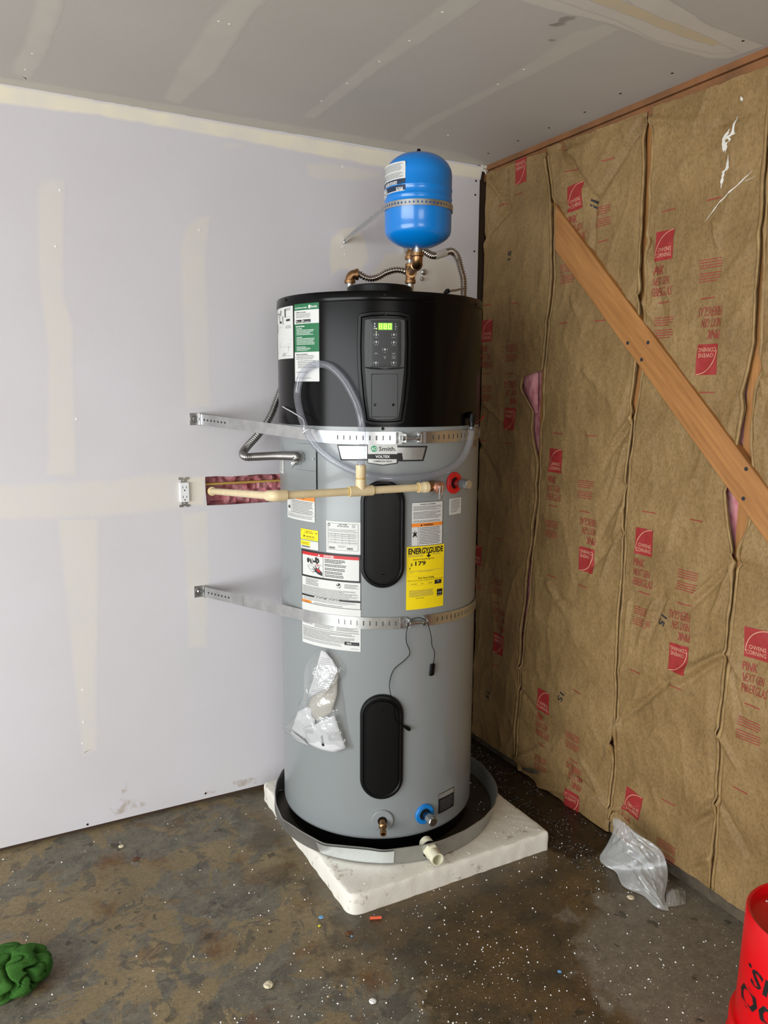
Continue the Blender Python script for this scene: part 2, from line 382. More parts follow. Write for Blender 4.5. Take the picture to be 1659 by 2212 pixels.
# 2-D outlines
def rpoly(pts, rad, n=6):
    """rounded polygon: list of 2-D points, one radius or one per corner"""
    out = []; N = len(pts)
    for i in range(N):
        p = Vector(pts[i]); a = Vector(pts[i-1])-p; c = Vector(pts[(i+1) % N])-p
        r = rad[i] if isinstance(rad, (list, tuple)) else rad
        if r <= 0: out.append(p); continue
        an = a.angle(c); d = min(r/math.tan(an/2), a.length*.49, c.length*.49); p1 = p+a.normalized()*d; p2 = p+c.normalized()*d
        for k in range(n+1):
            t = k/n; out.append((1-t)**2*p1+2*t*(1-t)*p+t*t*p2)
    return out
def dens(pts, step):
    out = []
    for i, p in enumerate(pts):
        q = pts[(i+1) % len(pts)]; n = max(1, int((q-p).length/step))
        for k in range(n): out.append(p.lerp(q, k/n))
    return out
def inset(pts, d):
    n = len(pts); out = []
    area = sum(pts[i].x*pts[(i+1) % n].y-pts[(i+1) % n].x*pts[i].y for i in range(n))
    sg = 1 if area > 0 else -1
    for i in range(n):
        t = (pts[(i+1) % n]-pts[i-1]); t = t.normalized() if t.length > 1e-9 else Vector((1, 0))
        out.append(pts[i]+Vector((-t.y, t.x))*d*sg)
    return out
def plate(mb, outline, smap, prof, fill=4):
    """smap(x,y,h)->Vector; prof [(inset, height)...]; then the inside filled towards the centroid"""
    n = len(outline)
    area = sum(outline[i].x*outline[(i+1) % n].y-outline[(i+1) % n].x*outline[i].y for i in range(n))
    o = outline if area > 0 else outline[::-1]
    rows = []
    for d, h in prof:
        q = inset(o, d) if d else o; rows.append([smap(p.x, p.y, h) for p in q])
    q = inset(o, prof[-1][0]) if prof[-1][0] else o; h = prof[-1][1]
    c = sum(q, Vector((0, 0)))/len(q)
    for k in range(1, fill+1):
        f = 1-k/(fill+.0); f = max(f, .0005); rows.append([smap(c.x+(p.x-c.x)*f, c.y+(p.y-c.y)*f, h) for p in q])
    return mb.quadgrid(rows, True)
# ------------------------------------------------------------------ text
_tc = {}
def text2d(s, bold=0.0):
    if (s, bold) in _tc: return _tc[(s, bold)]
    cu = bpy.data.curves.new('t', 'FONT'); cu.body = s; cu.size = 1; cu.resolution_u = 2; cu.offset = bold
    ob = bpy.data.objects.new('t', cu); me = ob.to_mesh()
    v = [(p.co.x, p.co.y) for p in me.vertices]; f = [tuple(p.vertices) for p in me.polygons]
    ob.to_mesh_clear(); bpy.data.objects.remove(ob); bpy.data.curves.remove(cu)
    if v:
        x0 = min(p[0] for p in v); x1 = max(p[0] for p in v); v = [(p[0]-x0, p[1]) for p in v]; wd = x1-x0
    else: wd = 0
    _tc[(s, bold)] = (v, f, wd); return _tc[(s, bold)]
def put_text(mb, s, smap, x, y, h, H, align='c', wx=None, rot=0, bold=0.0, shear=0):
    """capital height h (m), baseline y; wx = wanted width"""
    v, f, wd = text2d(s, bold); k = h/.69; kx = (wx/wd) if wx and wd else k
    ox = {'c': -wd*kx/2, 'l': 0, 'r': -wd*kx}[align]; b = len(mb.v); cr, sr = math.cos(rot), math.sin(rot)
    for px, py in v:
        u = px*kx+ox+py*k*shear; t = py*k; mb.v.append(smap(x+u*cr-t*sr, y+u*sr+t*cr, H))
    mb.f.extend(tuple(b+i for i in q) for q in f)
class Sheet:
    """a printed label; x,y in 0..1 (y downwards)"""
    def __init__(s, name, parent, smap, W, H, base='label_white', rad=.002, label=None, thick=.0004, outline=None):
        s.S = smap; s.W = W; s.H = H; s.ink = {}; s.t = thick
        mb = MB(); o = outline or dens(rpoly([(0, 0), (W, 0), (W, H), (0, H)], rad, 3), .012)
        plate(mb, o, smap, [(0, 0), (0, thick)], 4)
        s.o = build(name, mb, base, parent, ang=60, label=label)
    def mb(s, m, lay=1):
        return s.ink.setdefault((m, lay), MB())
    def h(s, lay): return s.t+.00018*lay
    def rect(s, x0, y0, x1, y1, m, lay=1):
        mb = s.mb(m, lay); n = max(1, int(abs(x1-x0)*s.W/.008)); h = s.h(lay)
        mb.quadgrid([[s.S((x0+(x1-x0)*i/n)*s.W, (1-y)*s.H, h) for i in range(n+1)] for y in (y1, y0)])
    def frame(s, x0, y0, x1, y1, m, t=.004, lay=2):
        tx = t/s.W; ty = t/s.H
        s.rect(x0, y0, x1, y0+ty, m, lay); s.rect(x0, y1-ty, x1, y1, m, lay); s.rect(x0, y0, x0+tx, y1, m, lay); s.rect(x1-tx, y0, x1, y1, m, lay)
    def poly(s, pts, m, lay=2, step=.006):
        plate(s.mb(m, lay), dens([Vector((x*s.W, (1-y)*s.H)) for x, y in pts], step), s.S, [(0, s.h(lay))], 3)
    def disc(s, x, y, r, m, lay=2, ry=None):
        plate(s.mb(m, lay), [Vector((x*s.W+r*math.cos(a*PI/12), (1-y)*s.H+(ry or r)*math.sin(a*PI/12))) for a in range(24)], s.S, [(0, s.h(lay))], 2)
    def text(s, t, x, y, h, m, lay=2, align='c', wx=None, rot=0, bold=0.0, shear=0):
        put_text(s.mb(m, lay), t, s.S, x*s.W, (1-y)*s.H, h, s.h(lay), align, wx, rot, bold, shear)
    def lines(s, x0, y0, x1, y1, n, m, lay=2, fill=.36, ragged=.25, word=.0034):
        p = (y1-y0)/n
        for i in range(n):
            x = x0; end = x1-random.random()*ragged*(x1-x0) if i % 3 == 2 else x1-random.random()*.06*(x1-x0)
            while x < end:
                wd = (word*(.5+random.random()))/s.W; e = min(end, x+wd)
                s.rect(x, y0+p*(i+.5-fill/2), e, y0+p*(i+.5+fill/2), m, lay); x = e+.0009/s.W
    def done(s):
        for (m, lay), mb in s.ink.items():
            if mb.f: build('print', mb, m, s.o, smooth=False)
        return s.o

# ================================================================== SETTING
HC = 2.441; XMIN, YMIN = -5.0, -6.0
FLOORM = MB().quadgrid([[Vector((XMIN+(0.35-XMIN)*i/30, YMIN+(0.2-YMIN)*j/30, 0)) for i in range(31)] for j in range(31)])
floor = struct('floor', FLOORM, 'concrete'); tag(floor, 'stained brown and grey concrete garage floor with damp patches', 'floor')
ceil = struct('ceiling', MB().box(XMIN, YMIN, HC, .0244, .0, HC+.0127), 'ceiling_board', smooth=False); tag(ceil, 'unpainted grey drywall ceiling with taped joints', 'ceiling')
# left wall: drywall sheet with two cut-outs (outlet, pipe slot)
ZB = .0167
def wallpt(px, py): p = on(px, py, 1, 0); return Vector((p.x, p.z))
hole_out = [wallpt(*q) for q in ((379, 1034), (415, 1033), (417, 1091), (381, 1093))]
hole_pipe = [wallpt(*q) for q in ((443, 1030), (470, 1028.5), (500, 1029.5), (558, 1024.5), (600, 1024), (640, 1022), (640, 1082), (600, 1083.5), (560, 1086), (500, 1090), (447, 1092), (444, 1060))]
from mathutils.geometry import tessellate_polygon
outer = [Vector((XMIN, ZB)), Vector((.0, ZB)), Vector((.0, 2.398)), Vector((-.012, 2.412)), Vector((-.012, 2.4405)), Vector((XMIN, 2.4405))]
loops = [outer, hole_out[::-1], hole_pipe[::-1]]
tri = tessellate_polygon([[Vector((p.x, p.y, 0)) for p in l] for l in loops])
flat = [p for l in loops for p in l]
mb = MB(); n = len(flat)
mb.v = [Vector((p.x, 0, p.y)) for p in flat]+[Vector((p.x, .0127, p.y)) for p in flat]
for t in tri:
    a, b_, c = t
    nrm = (flat[b_]-flat[a]).to_3d().cross((flat[c]-flat[a]).to_3d()).z
    t = (a, b_, c) if nrm > 0 else (a, c, b_)
    mb.f.append(t); mb.f.append(tuple(i+n for i in t[::-1]))
k = 0
for l in loops:
    for i in range(len(l)): a, b_ = k+i, k+(i+1) % len(l); mb.f.append((a, a+n, b_+n, b_))
    k += len(l)
wall_left = struct('wall_left', mb, 'drywall', smooth=False); tag(wall_left, 'pale lavender-grey drywall wall behind the water heater', 'wall')
build('bottom_plate', MB().box(XMIN, .014, 0, .0, .10, .04), 'sheathing', wall_left, False)
build('cavity_back', MB().box(XMIN, .1, 0, .0, .11, 2.44), 'sheathing', wall_left, False)
build('corner_stud', MB().box(-.03, .0135, .0, .04, .10, 2.44), 'sheathing', wall_left, False)
build('corner_backing', MB().box(-.03, .1, 0, .14, .12, 2.5), 'sheathing', wall_left, False)
# pink wool behind the slot
mb = MB(); rows = []
for j in range(24):
    z = 1.10+.21*j/23; rows.append([Vector((-1.19+.42*i/50, .045-.028*noise.fractal(Vector((i*.35, j*.45, 3)), 1, 2, 4), z)) for i in range(51)])
build('insulation', mb.quadgrid(rows), 'pink_wool', wall_left)
build('blocking', MB().box(-1.16, .022, 1.205, -.75, .05, 1.212), 'cpvc_glue', wall_left, False)
# other two sides of the garage (behind the viewer): back wall with window opening, far side with the open garage door
mb = MB(); y = YMIN
for bx in ((XMIN, 0, -3.45, HC), (-1.75, 0, .35, HC), (-3.45, 0, -1.75, .8), (-3.45, 2.1, -1.75, HC)): mb.box(bx[0], y-.1, bx[1], bx[2], y, bx[3])
tag(struct('wall_back', mb, 'back_wall', smooth=False), 'drywall back wall of the garage with a window opening', 'wall')
mb = MB()
for bx in ((YMIN, 0, -4.85, HC), (-.65, 0, 0, HC), (-4.85, 2.13, -.65, HC)): mb.box(XMIN-.1, bx[0], bx[1], XMIN, bx[2], bx[3])
tag(struct('wall_far', mb, 'back_wall', smooth=False), 'drywall wall around the open garage door', 'wall')

# joint compound on wall and ceiling: thin feathered mud patches
def patch(name, parent, pxs, m, ax, val, soft=.012, off=.0006, jit=.004, step=.02):
    P = [on(x, y, ax, val) for x, y in pxs]
    if ax == 1: q = [Vector((p.x, p.z)) for p in P]; S = lambda x, y, h: Vector((x, val-h, y))
    else: q = [Vector((p.x, p.y)) for p in P]; S = lambda x, y, h: Vector((x, y, val-h))
    q = dens(q, step); q = [p+Vector((noise.noise(Vector((p.x*23, p.y*23, 1))), noise.noise(Vector((p.x*23, p.y*23, 7)))))*jit for p in q]
    if sum(q[i].x*q[(i+1) % len(q)].y-q[(i+1) % len(q)].x*q[i].y for i in range(len(q))) < 0: q = q[::-1]
    inn = inset(q, soft); n = len(q); mb = MB()
    mb.quadgrid([[S(p.x, p.y, off) for p in q], [S(p.x, p.y, off) for p in inn]], True)
    tri = tessellate_polygon([[p.to_3d() for p in inn]]); mb.f.extend(tuple(i+n for i in t) for t in tri)
    o = build(name, mb, m, parent, False)
    a = o.data.attributes.new('fade', 'FLOAT', 'POINT')
    for i in range(2*n): a.data[i].value = 0.0 if i < n else 1.0
    return o
WL = [
 ('mud_band', [(-40, 172), (500, 267), (1045, 360), (1038, 388), (830, 365), (500, 302), (200, 250), (-40, 222)], .010),
 ('mud', [(-30, 1050), (180, 1044), (443, 1026), (443, 1093), (180, 1102), (-30, 1113)], .012),
 ('mud_thin', [(-30, 1043), (260, 1030), (300, 1020), (395, 1018), (400, 1105), (200, 1122), (-30, 1128)], .02),
 ('mud_thin', [(76, 420), (86, 388), (112, 382), (143, 384), (139, 500), (141, 640), (160, 700), (165, 930), (168, 1030), (98, 1030), (100, 760), (80, 600)], .014),
 ('mud_thin', [(385, 540), (398, 490), (425, 466), (456, 461), (447, 560), (452, 700), (457, 880), (400, 884), (392, 700)], .014),
 ('mud_thin', [(118, 1112), (214, 1108), (216, 1250), (212, 1500), (214, 1620), (175, 1640), (160, 1500), (140, 1300)], .016),
 ('mud_thin', [(388, 1105), (452, 1102), (455, 1260), (448, 1400), (404, 1402), (398, 1260)], .016),
 ('mud', [(708, 560), (712, 515), (735, 490), (765, 487), (790, 510), (800, 560), (780, 590), (735, 585), (715, 600)], .014),
 ('mud', [(830, 545), (880, 535), (960, 548), (1000, 575), (1008, 600), (1005, 690), (850, 690), (800, 640), (800, 590)], .02),
 ('mud_thin', [(658, 352), (700, 348), (780, 362), (825, 372), (820, 385), (770, 394), (700, 392), (665, 384)], .012),
 ('mud_thin', [(480, 305), (525, 310), (530, 320), (485, 322)], .008),
 ('dirt', [(232, 1748), (262, 1722), (300, 1728), (322, 1738), (290, 1750), (250, 1762)], .006),
 ('dirt', [(255, 1690), (275, 1685), (278, 1712), (262, 1715)], .004),
 ('dirt', [(440, 1712), (520, 1682), (556, 1678), (554, 1692), (450, 1717)], .003),
]
for m, pts, sf in WL: patch('joint_compound' if m.startswith('mud') else 'stain', wall_left, pts, m, 1, 0, sf, .00012+.00004*random.random())
CL = [
 ('mud_ceiling', [(-40, 160), (0, 165), (450, 238), (830, 302), (1000, 330), (1050, 350), (1040, 360), (980, 348), (830, 321), (450, 258), (-40, 173)], .012),
 ('mud_ceiling', [(190, -400), (290, -400), (140, 0), (120, 70), (95, 130), (62, 176), (25, 158), (24, 134), (50, 92), (62, 40)], .014),
 ('mud_ceiling', [(780, -400), (910, -400), (580, 0), (540, 40), (515, 82), (470, 155), (435, 186), (390, 226), (350, 214), (385, 140), (415, 100), (445, 45), (485, 0)], .014),
 ('mud_ceiling', [(650, 252), (680, 258), (830, 145), (960, 60), (1045, 0), (1600, -400), (1480, -400), (962, 0), (830, 102)], .012),
 ('mud_ceiling', [(864, 300), (896, 270), (1070, 180), (1160, 124), (1230, 70), (1310, 50), (1345, 62), (1230, 121), (1160, 158), (1070, 201), (926, 276), (886, 306)], .012),
 ('mud_seam', [(300, -239), (1020, -32), (1120, 0), (1175, 18), (1330, 55), (1380, 75), (1430, 98), (1530, 127), (1572, 127), (1632, 106), (1655, 99), (1540, 57), (1450, 0), (1390, -40), (500, -334)], .006),
 ('mud_seam', [(380, -262), (1130, -30), (1210, 5), (1330, 45), (1420, 90), (1540, 118), (1600, 112), (1500, 70), (1380, 20), (1320, -30), (480, -312)], .008),
 ('tape', [(420, -272), (1210, -30), (1270, 0), (1400, 50), (1470, 78), (1540, 100), (1560, 92), (1480, 58), (1400, 25), (1320, -10), (1290, -30), (450, -294)], .005),
 ('stain', [(1184, 52), (1205, 47), (1208, 38), (1222, 33), (1242, 34), (1243, 41), (1226, 47), (1222, 55), (1200, 58), (1187, 56)], .006),
 ('stain', [(1180, 86), (1192, 82), (1204, 84), (1203, 89), (1190, 91)], .01),
]
for i, (m, pts, sf) in enumerate(CL): patch('joint_compound' if m != 'stain' else 'stain', ceil, pts, m, 2, HC, sf, .0001+.00003*i)
# screw dimples
def dot(parent, px, py, ax, val, r, m, sq=1):
    p = on(px, py, ax, val); N_ = Vector((0, -1, 0)) if ax == 1 else Vector((0, 0, -1))
    build('screw', MB().lathe([(r, 0), (r, .0007), (r*.6, .0011), (r*.15, .0006)], p, N_, 10), m, parent)
for q in ((1028, 391), (1026.5, 421), (1024.5, 543), (189, 1781), (444, 1714)): dot(wall_left, *q, 1, 0, .004, 'dark')
for q in ((740, 360), (129, 411), (430, 497), (120, 532), (165, 905), (740, 533), (745, 549), (178, 1490), (180, 1560), (178, 1606)): dot(wall_left, *q, 1, 0, .004, 'foam_white')
for q in ((1452, 158), (1340, 202), (1263, 242), (1186, 276), (1119, 304), (1055, 331), (1605, 88)): dot(ceil, *q, 2, HC, .004, 'dark')
for q in ((473, 46), (496, 52), (750, 180), (695, 218), (820, 133), (1132, 150), (1076, 182), (968, 292), (956, 26), (885, 88), (70, 116), (55, 150)): dot(ceil, *q, 2, HC, .0035, 'foam_white')
# torn plaster in the corner
mb = MB(); c0 = on(1050, 366, 1, -.004)
rows = []
for j in range(9):
    rows.append([])
    for i in range(7):
        px = 1040+i*3.6+(j*.4); py = 356-i*.6+j*3.0*(1-.45*abs(i-3.)/3)
        rows[-1].append(on(px, py, 1, -.012+.012*noise.noise(Vector((i*.9, j*.9, 2)))+.004*(j/9)))
build('torn_plaster', mb.quadgrid(rows), 'white_paint', wall_left, False, solid=.004)

# ------------------------------------------------------------------ right wall: studs, plates, brace
XF = .03
wall_right = struct('wall_right', MB().box(.125, YMIN, 0, .14, .1, 2.46), 'sheathing', smooth=False); tag(wall_right, 'open wood-framed wall filled with insulation batts', 'wall')
build('top_plate', MB().box(XF, YMIN, 2.384, .12, .1, 2.4205), 'wood_old', wall_right, False, bevel=.002)
build('top_plate', MB().box(.0246, YMIN, 2.4225, .14, .1, 2.50), 'wood_old', wall_right, False)
build('bottom_plate', MB().box(.026, YMIN, 0, .12, .0, .044), 'sill', wall_right, False, bevel=.004)
def interp(tab, z):
    if z >= tab[0][0]: return tab[0][1]
    for (z0, a), (z1, b_) in zip(tab, tab[1:]):
        if z <= z0 and z >= z1: return a+(b_-a)*(z0-z)/(z0-z1)
    return tab[-1][1]
def edge(pxs):
    t = []
    for x, y in pxs:
        p = on(x, y, 0, XF-.006); t.append((p.z, p.y))
    t.sort(reverse=True); return t
# edges of the kraft facing at every stud: (side towards the corner, side towards the viewer)
E1a = edge([(1178, 318), (1194, 440), (1193, 600), (1183, 720), (1174, 800), (1133, 812), (1129, 840), (1154, 890), (1152, 925), (1164, 1000), (1160, 1080), (1147, 1200), (1139, 1255), (1133, 1330), (1112, 1640)])
E1b = edge([(1181, 316), (1200, 445), (1199, 600), (1187, 720), (1178, 800), (1177, 850), (1176, 900), (1170, 925), (1168, 1000), (1165, 1080), (1154, 1170), (1151, 1220), (1140, 1330), (1128, 1450), (1116, 1640)])
E2a = edge([(1398, 247), (1396, 300), (1394, 420), (1389, 560), (1386, 700), (1378, 790), (1366, 870), (1371, 900), (1360, 1000), (1352, 1090), (1344, 1250), (1336, 1400), (1331, 1550), (1317, 1780)])
E2b = edge([(1408, 240), (1411, 300), (1405, 420), (1399, 560), (1394, 700), (1390, 800), (1377, 880), (1374, 900), (1365, 1000), (1356, 1090), (1347, 1250), (1339, 1400), (1334, 1550), (1320, 1782)])
E3a = edge([(1654, 380), (1650, 477), (1640, 600), (1634, 700), (1632, 740), (1608, 850), (1612, 880), (1598, 960), (1580, 1040), (1570, 1060), (1578, 1130), (1590, 1205), (1580, 1330), (1575, 1409), (1556, 1568), (1551, 1723), (1538, 1921)])
E3b = edge([(1659, 380), (1656, 477), (1650, 600), (1646, 700), (1645, 740), (1630, 850), (1630, 920), (1626, 980), (1632, 1060), (1622, 1130), (1598, 1205), (1584, 1330), (1577, 1409), (1559, 1568), (1554, 1723), (1541, 1921)])
E4 = [(2.45, -1.74), (0, -1.74)]; E5 = [(2.45, -2.16), (0, -2.16)]; E6 = [(2.45, -2.6), (0, -2.6)]
E0 = [(2.45, -.012), (0, -.012)]
for yc in (-.407, -.868, -1.292, -1.74, -2.16, -2.6, -3.0): build('stud', MB().box(XF+.004, yc-.02, .044, .12, yc+.02, 2.384), 'wood', wall_right, False, bevel=.002)
# creases: px start, px end, height (towards the room), width
def wp(px, py): p = on(px, py, 0, XF); return Vector((p.y, p.z))
CR = [(1216, 318, 1290, 432, -.010, .018), (1392, 270, 1290, 432, -.012, .02), (1200, 440, 1260, 455, -.006, .01), (1290, 432, 1285, 560, -.005, .015),
 (1240, 330, 1300, 300, .006, .02), (1413, 262, 1560, 268, .006, .02), (1560, 268, 1640, 240, -.006, .015), (1100, 380, 1100, 470, -.008, .012), (1066, 390, 1103, 450, .008, .015), (1103, 450, 1050, 520, -.010, .02),
 (1080, 430, 1044, 560, .007, .012), (1408, 520, 1440, 680, -.006, .015), (1390, 640, 1425, 700, .006, .014),
 (1372, 900, 1330, 960, .007, .012), (1365, 920, 1310, 1010, -.007, .012), (1360, 960, 1320, 1080, .006, .012), (1355, 1050, 1300, 1160, -.007, .014), (1350, 1100, 1310, 1240, .006, .012), (1350, 1150, 1250, 1260, -.005, .014),
 (1590, 1215, 1500, 1290, .008, .014), (1588, 1218, 1470, 1340, -.008, .014), (1585, 1225, 1540, 1340, .006, .012), (1592, 1215, 1659, 1230, -.007, .012), (1595, 1200, 1640, 1130, .008, .012),
 (1576, 1409, 1470, 1450, .009, .012), (1576, 1412, 1480, 1480, -.009, .014), (1576, 1415, 1350, 1520, .006, .016), (1450, 1470, 1340, 1560, -.008, .016), (1578, 1409, 1620, 1480, .007, .012), (1578, 1409, 1610, 1560, -.006, .012),
 (1340, 1560, 1318, 1640, .008, .012), (1330, 1600, 1300, 1660, .007, .01), (1320, 1745, 1260, 1640, .008, .012), (1320, 1748, 1230, 1660, -.008, .014), (1322, 1746, 1380, 1740, .007, .01), (1318, 1746, 1290, 1700, .006, .01), (1322, 1748, 1400, 1800, -.006, .012),
 (1558, 1580, 1600, 1660, .007, .012), (1553, 1725, 1590, 1800, .010, .014), (1553, 1725, 1620, 1840, -.010, .02), (1552, 1730, 1480, 1790, .007, .014), (1540, 1760, 1440, 1800, -.006, .02), (1540, 1850, 1480, 1870, .006, .012),
 (1130, 1440, 1200, 1450, .005, .012), (1125, 1480, 1180, 1560, -.005, .012), (1118, 1640, 1200, 1600, .008, .014), (1130, 1660, 1230, 1680, -.007, .014), (1150, 1690, 1260, 1720, .007, .012),
 (1210, 1290, 1260, 1320, -.005, .02), (1190, 1260, 1230, 1330, .005, .02), (1050, 870, 1110, 930, .004, .01), (1040, 960, 1090, 1050, -.004, .02), (1420, 1300, 1380, 1400, .006, .012), (1440, 1290, 1410, 1380, -.006, .012), (1365, 1300, 1352, 1420, .005, .01),
 (1270, 800, 1352, 900, .004, .02), (1240, 640, 1260, 700, .004, .015), (1550, 480, 1560, 560, .004, .012), (1659, 820, 1625, 960, .008, .014), (1640, 780, 1655, 900, -.008, .014)]
CREASE = [(wp(a, b_), wp(c, d), h, wd) for a, b_, c, d, h, wd in CR]
def hgt(y, z):
    h = .006*noise.noise(Vector((y*5, z*2.4, 3)))+.0045*noise.noise(Vector((y*13, z*6, 9)))
    r = 1-abs(noise.noise(Vector((y*8+z*3, z*4-y*2, 17)))); h += .0055*(r**6)
    r = 1-abs(noise.noise(Vector((y*17-z*5, z*9+y*6, 31)))); h += .0022*(r**5)
    h += .0010*noise.noise(Vector((y*46, z*34, 5)))
    for a, b_, hh, wd in CREASE:
        if z > max(a.y, b_.y)+.05 or z < min(a.y, b_.y)-.05: continue
        d = b_-a; t = max(0, min(1, (Vector((y, z))-a).dot(d)/d.length_squared)); q = (Vector((y, z))-a-d*t).length
        if q < wd*2.5: h += 2.5*hh*math.exp(-(q/wd)**2*2.2)*(1-.75*t)
    return h
def surf(y, z, bulge=1.0):
    return XF-.010-hgt(y, z)
def kraft_map(y0, z0, rot=0):
    c, s_ = math.cos(rot), math.sin(rot)
    def S(u, v, h):
        y = y0-(u*c-v*s_); z = z0+u*s_+v*c
        return Vector((surf(y, z)-h, y, z))
    return S
TOPZ = {0: [(0, 2.412), (1, 2.400)], 1: [(0, 2.416), (.5, 2.405), (1, 2.40)], 2: [(0, 2.405), (.5, 2.396), (1, 2.392)], 3: [(0, 2.392), (1, 2.392)]}
BOTZ = {0: [(0, .03), (1, .03)], 1: [(0, .006), (.5, .003), (1, .003)], 2: [(0, .014), (.4, .004), (.45, .05), (1, .048)], 3: [(0, .046), (1, .046)]}
def lerp_tab(t, u):
    for (a, x), (b_, y) in zip(t, t[1:]):
        if u <= b_: return x+(y-x)*(u-a)/(b_-a)
    return t[-1][1]
BL = ['kraft-faced insulation batt in the wall bay beside the corner, partly behind the heater', 'kraft-faced insulation batt behind the upper end of the diagonal brace',
      'kraft-faced insulation batt crossed by the middle of the diagonal brace, streaked with white paint', 'kraft-faced insulation batt at the right edge behind the red bucket']
batts = []
EDG = [(E0, E1a), (E1b, E2a), (E2b, E3a), (E3b, E4)]
for bi, (ea, eb) in enumerate(EDG):
    yb = ea[-1][1]
    b = thing('insulation_batt', (XF+.03, (ea[-1][1]+eb[-1][1])/2, .0), BL[bi], 'insulation', 'kraft-faced batts in the stud bays'); batts.append(b)
    NU, NZ = 80, 300; rows = []
    for j in range(NZ+1):
        row = []
        for i in range(NU+1):
            u = i/NU; zt = lerp_tab(TOPZ[bi], u)-.006*abs(noise.noise(Vector((u*9, bi, 0)))); zb = lerp_tab(BOTZ[bi], u)+.002*noise.noise(Vector((u*11, bi, 5)))
            z = zb+(zt-zb)*j/NZ; y = interp(ea, z)+(interp(eb, z)-interp(ea, z))*u
            ed = min(u, 1-u)*.42; lip = .006*max(0, 1-ed/.008)
            row.append(Vector((surf(y, z)+lip, y, z)))
        rows.append(row)
    build('kraft_facing', MB().quadgrid(rows, flip=True), 'kraft', b, ang=180)
    # wool behind
    mb = MB(); rows = []
    for j in range(61):
        z = .046+(2.38-.046)*j/60; ya = ea[-1][1]; 
        y0 = {0: -.006, 1: -.43, 2: -.892, 3: -1.316}[bi]; y1 = {0: -.384, 1: -.845, 2: -1.268, 3: -1.715}[bi]
        rows.append([Vector((XF+.016+.006*noise.noise(Vector((i*.7, j*.7, bi))), y0+(y1-y0)*i/10, z)) for i in range(11)])
    build('fibreglass_wool', mb.quadgrid(rows, flip=True), 'pink_wool', b)
    # stapling flanges: curled paper strips along both stud edges
    for si, e in enumerate((ea, eb)):
        if e in (E0, E4): continue
        rows = []; sg = -1 if si == 0 else 1      # strip lies from the edge inward over the facing
        for j in range(201):
            z = .05+(2.385-.05)*j/200; y = interp(e, z); wv = .5+.5*noise.noise(Vector((z*3.1, bi*3+si, 0)))
            wid = .005+.009*wv+.003*noise.noise(Vector((z*19, bi, si))); st = .0008+.006*max(0, noise.noise(Vector((z*4.2, bi*5+si, 4)))+.1*noise.noise(Vector((z*23, bi*5+si, 4)))); y += .003*noise.noise(Vector((z*9, bi*2+si, 11)))
            x = surf(y, z); yi = y+sg*wid
            rows.append([Vector((x-st*.3+.003, y-sg*.0005, z)), Vector((x-st-.0006, y+sg*.001, z)), Vector((surf(yi, z)-.0008, yi, z))])
        build('stapling_flange', MB().quadgrid(rows, flip=(True)), 'kraft_flange', b, ang=180, solid=.0006)
# tuft of wool showing through the tear beside the first stud
rows = []
for j in range(15):
    rows.append([])
    for i in range(11):
        v = j/14; u = i/10; x0 = 1127+30*v**1.6; x1 = 1163-1*v; px = x0+(x1-x0)*u; py = 804+90*v+3*math.sin(u*7)
        e_ = math.sin(PI*u)*math.sin(PI*min(1, v*1.1+.05))
        rows[-1].append(on(px, py, 0, XF+.004-.016*e_-.010*e_*noise.noise(Vector((u*4, v*5, 2)))))
build('wool_tuft', MB().quadgrid(rows, flip=True), 'pink_wool', batts[0])
# print on the facing
def bi_of(y, z):
    for i, (a, b_) in enumerate(EDG):
        if y <= interp(a, z)+.005 and y >= interp(b_, z)-.005: return i
    return None
LW, LH = .072, .088
def logo(px, py, inv=False, tilt=0.0, words=True, cut=0):
    p = wp(px, py); bi = bi_of(p.x, p.y)
    if bi is None: return
    S = kraft_map(p.x, p.y, (PI if inv else 0)+tilt); b = batts[bi]
    mb = MB(); n = 14
    mb.quadgrid([[S(-LW/2+LW*i/n, -LH/2+LH*j/n, .0012) for i in range(n+1)] for j in range(n+1)])
    sq = build('printed_logo', mb, 'print_red', b, ang=180)
    t = MB(); put_text(t, 'OWENS', S, .004, -.018, .012, .0019, 'c', LW*.72); put_text(t, 'CORNING', S, 0, -.034, .012, .0019, 'c', LW*.86)
    arc = [Vector((-LW/2+.004+LW*.9*(1-math.cos(a)), -LH*.30+LH*.78*math.sin(a))) for a in [k/12*PI/2 for k in range(13)]]
    rows = [[], []]
    for k, a in enumerate(arc):
        d = (arc[min(k+1, 12)]-arc[max(k-1, 0)]).normalized(); nn = Vector((-d.y, d.x))*.0011
        rows[0].append(S(a.x+nn.x, a.y+nn.y, .0019)); rows[1].append(S(a.x-nn.x, a.y-nn.y, .0019))
    t.quadgrid(rows); build('print', t, 'print_cream', sq, False)
    if words:
        t = MB()
        put_text(t, 'PINK', S, -LW/2-.004, -LH/2-.040, .026, .0014, 'l', .044, bold=.012, shear=.12)
        put_text(t, 'NEXT GEN', S, -LW/2-.004, -LH/2-.072, .024, .0014, 'l', .068, shear=.12)
        put_text(t, 'FIBERGLAS', S, -LW/2-.004, -LH/2-.105, .026, .0014, 'l', .080, shear=.10)
        build('printed_text', t, 'print_text', b, False)
LG = [(1133, 371, 1, 0, 0), (1249, 427, 0, .1, 1), (1443, 531, 0, 0, 1), (1058, 715, 0, 0, 1), (1534, 777, 1, 0, 1), (1106, 905, 1, 0, 1), (1206, 995, 0, 0, 1), (1272, 1209, 1, 0, 1), (1398, 1170, 0, 0, 1),
      (1035, 1198, 0, 0, 1), (1082, 1390, 1, 0, 1), (1472, 1421, 1, .05, 1), (1641, 1390, 0, .03, 1), (1178, 1514, 0, 0, 1), (1241, 1732, 1, 0, 1), (1372, 1733, 0, -.15, 1)]
for a in LG: logo(a[0], a[1], bool(a[2]), a[3], bool(a[4]))
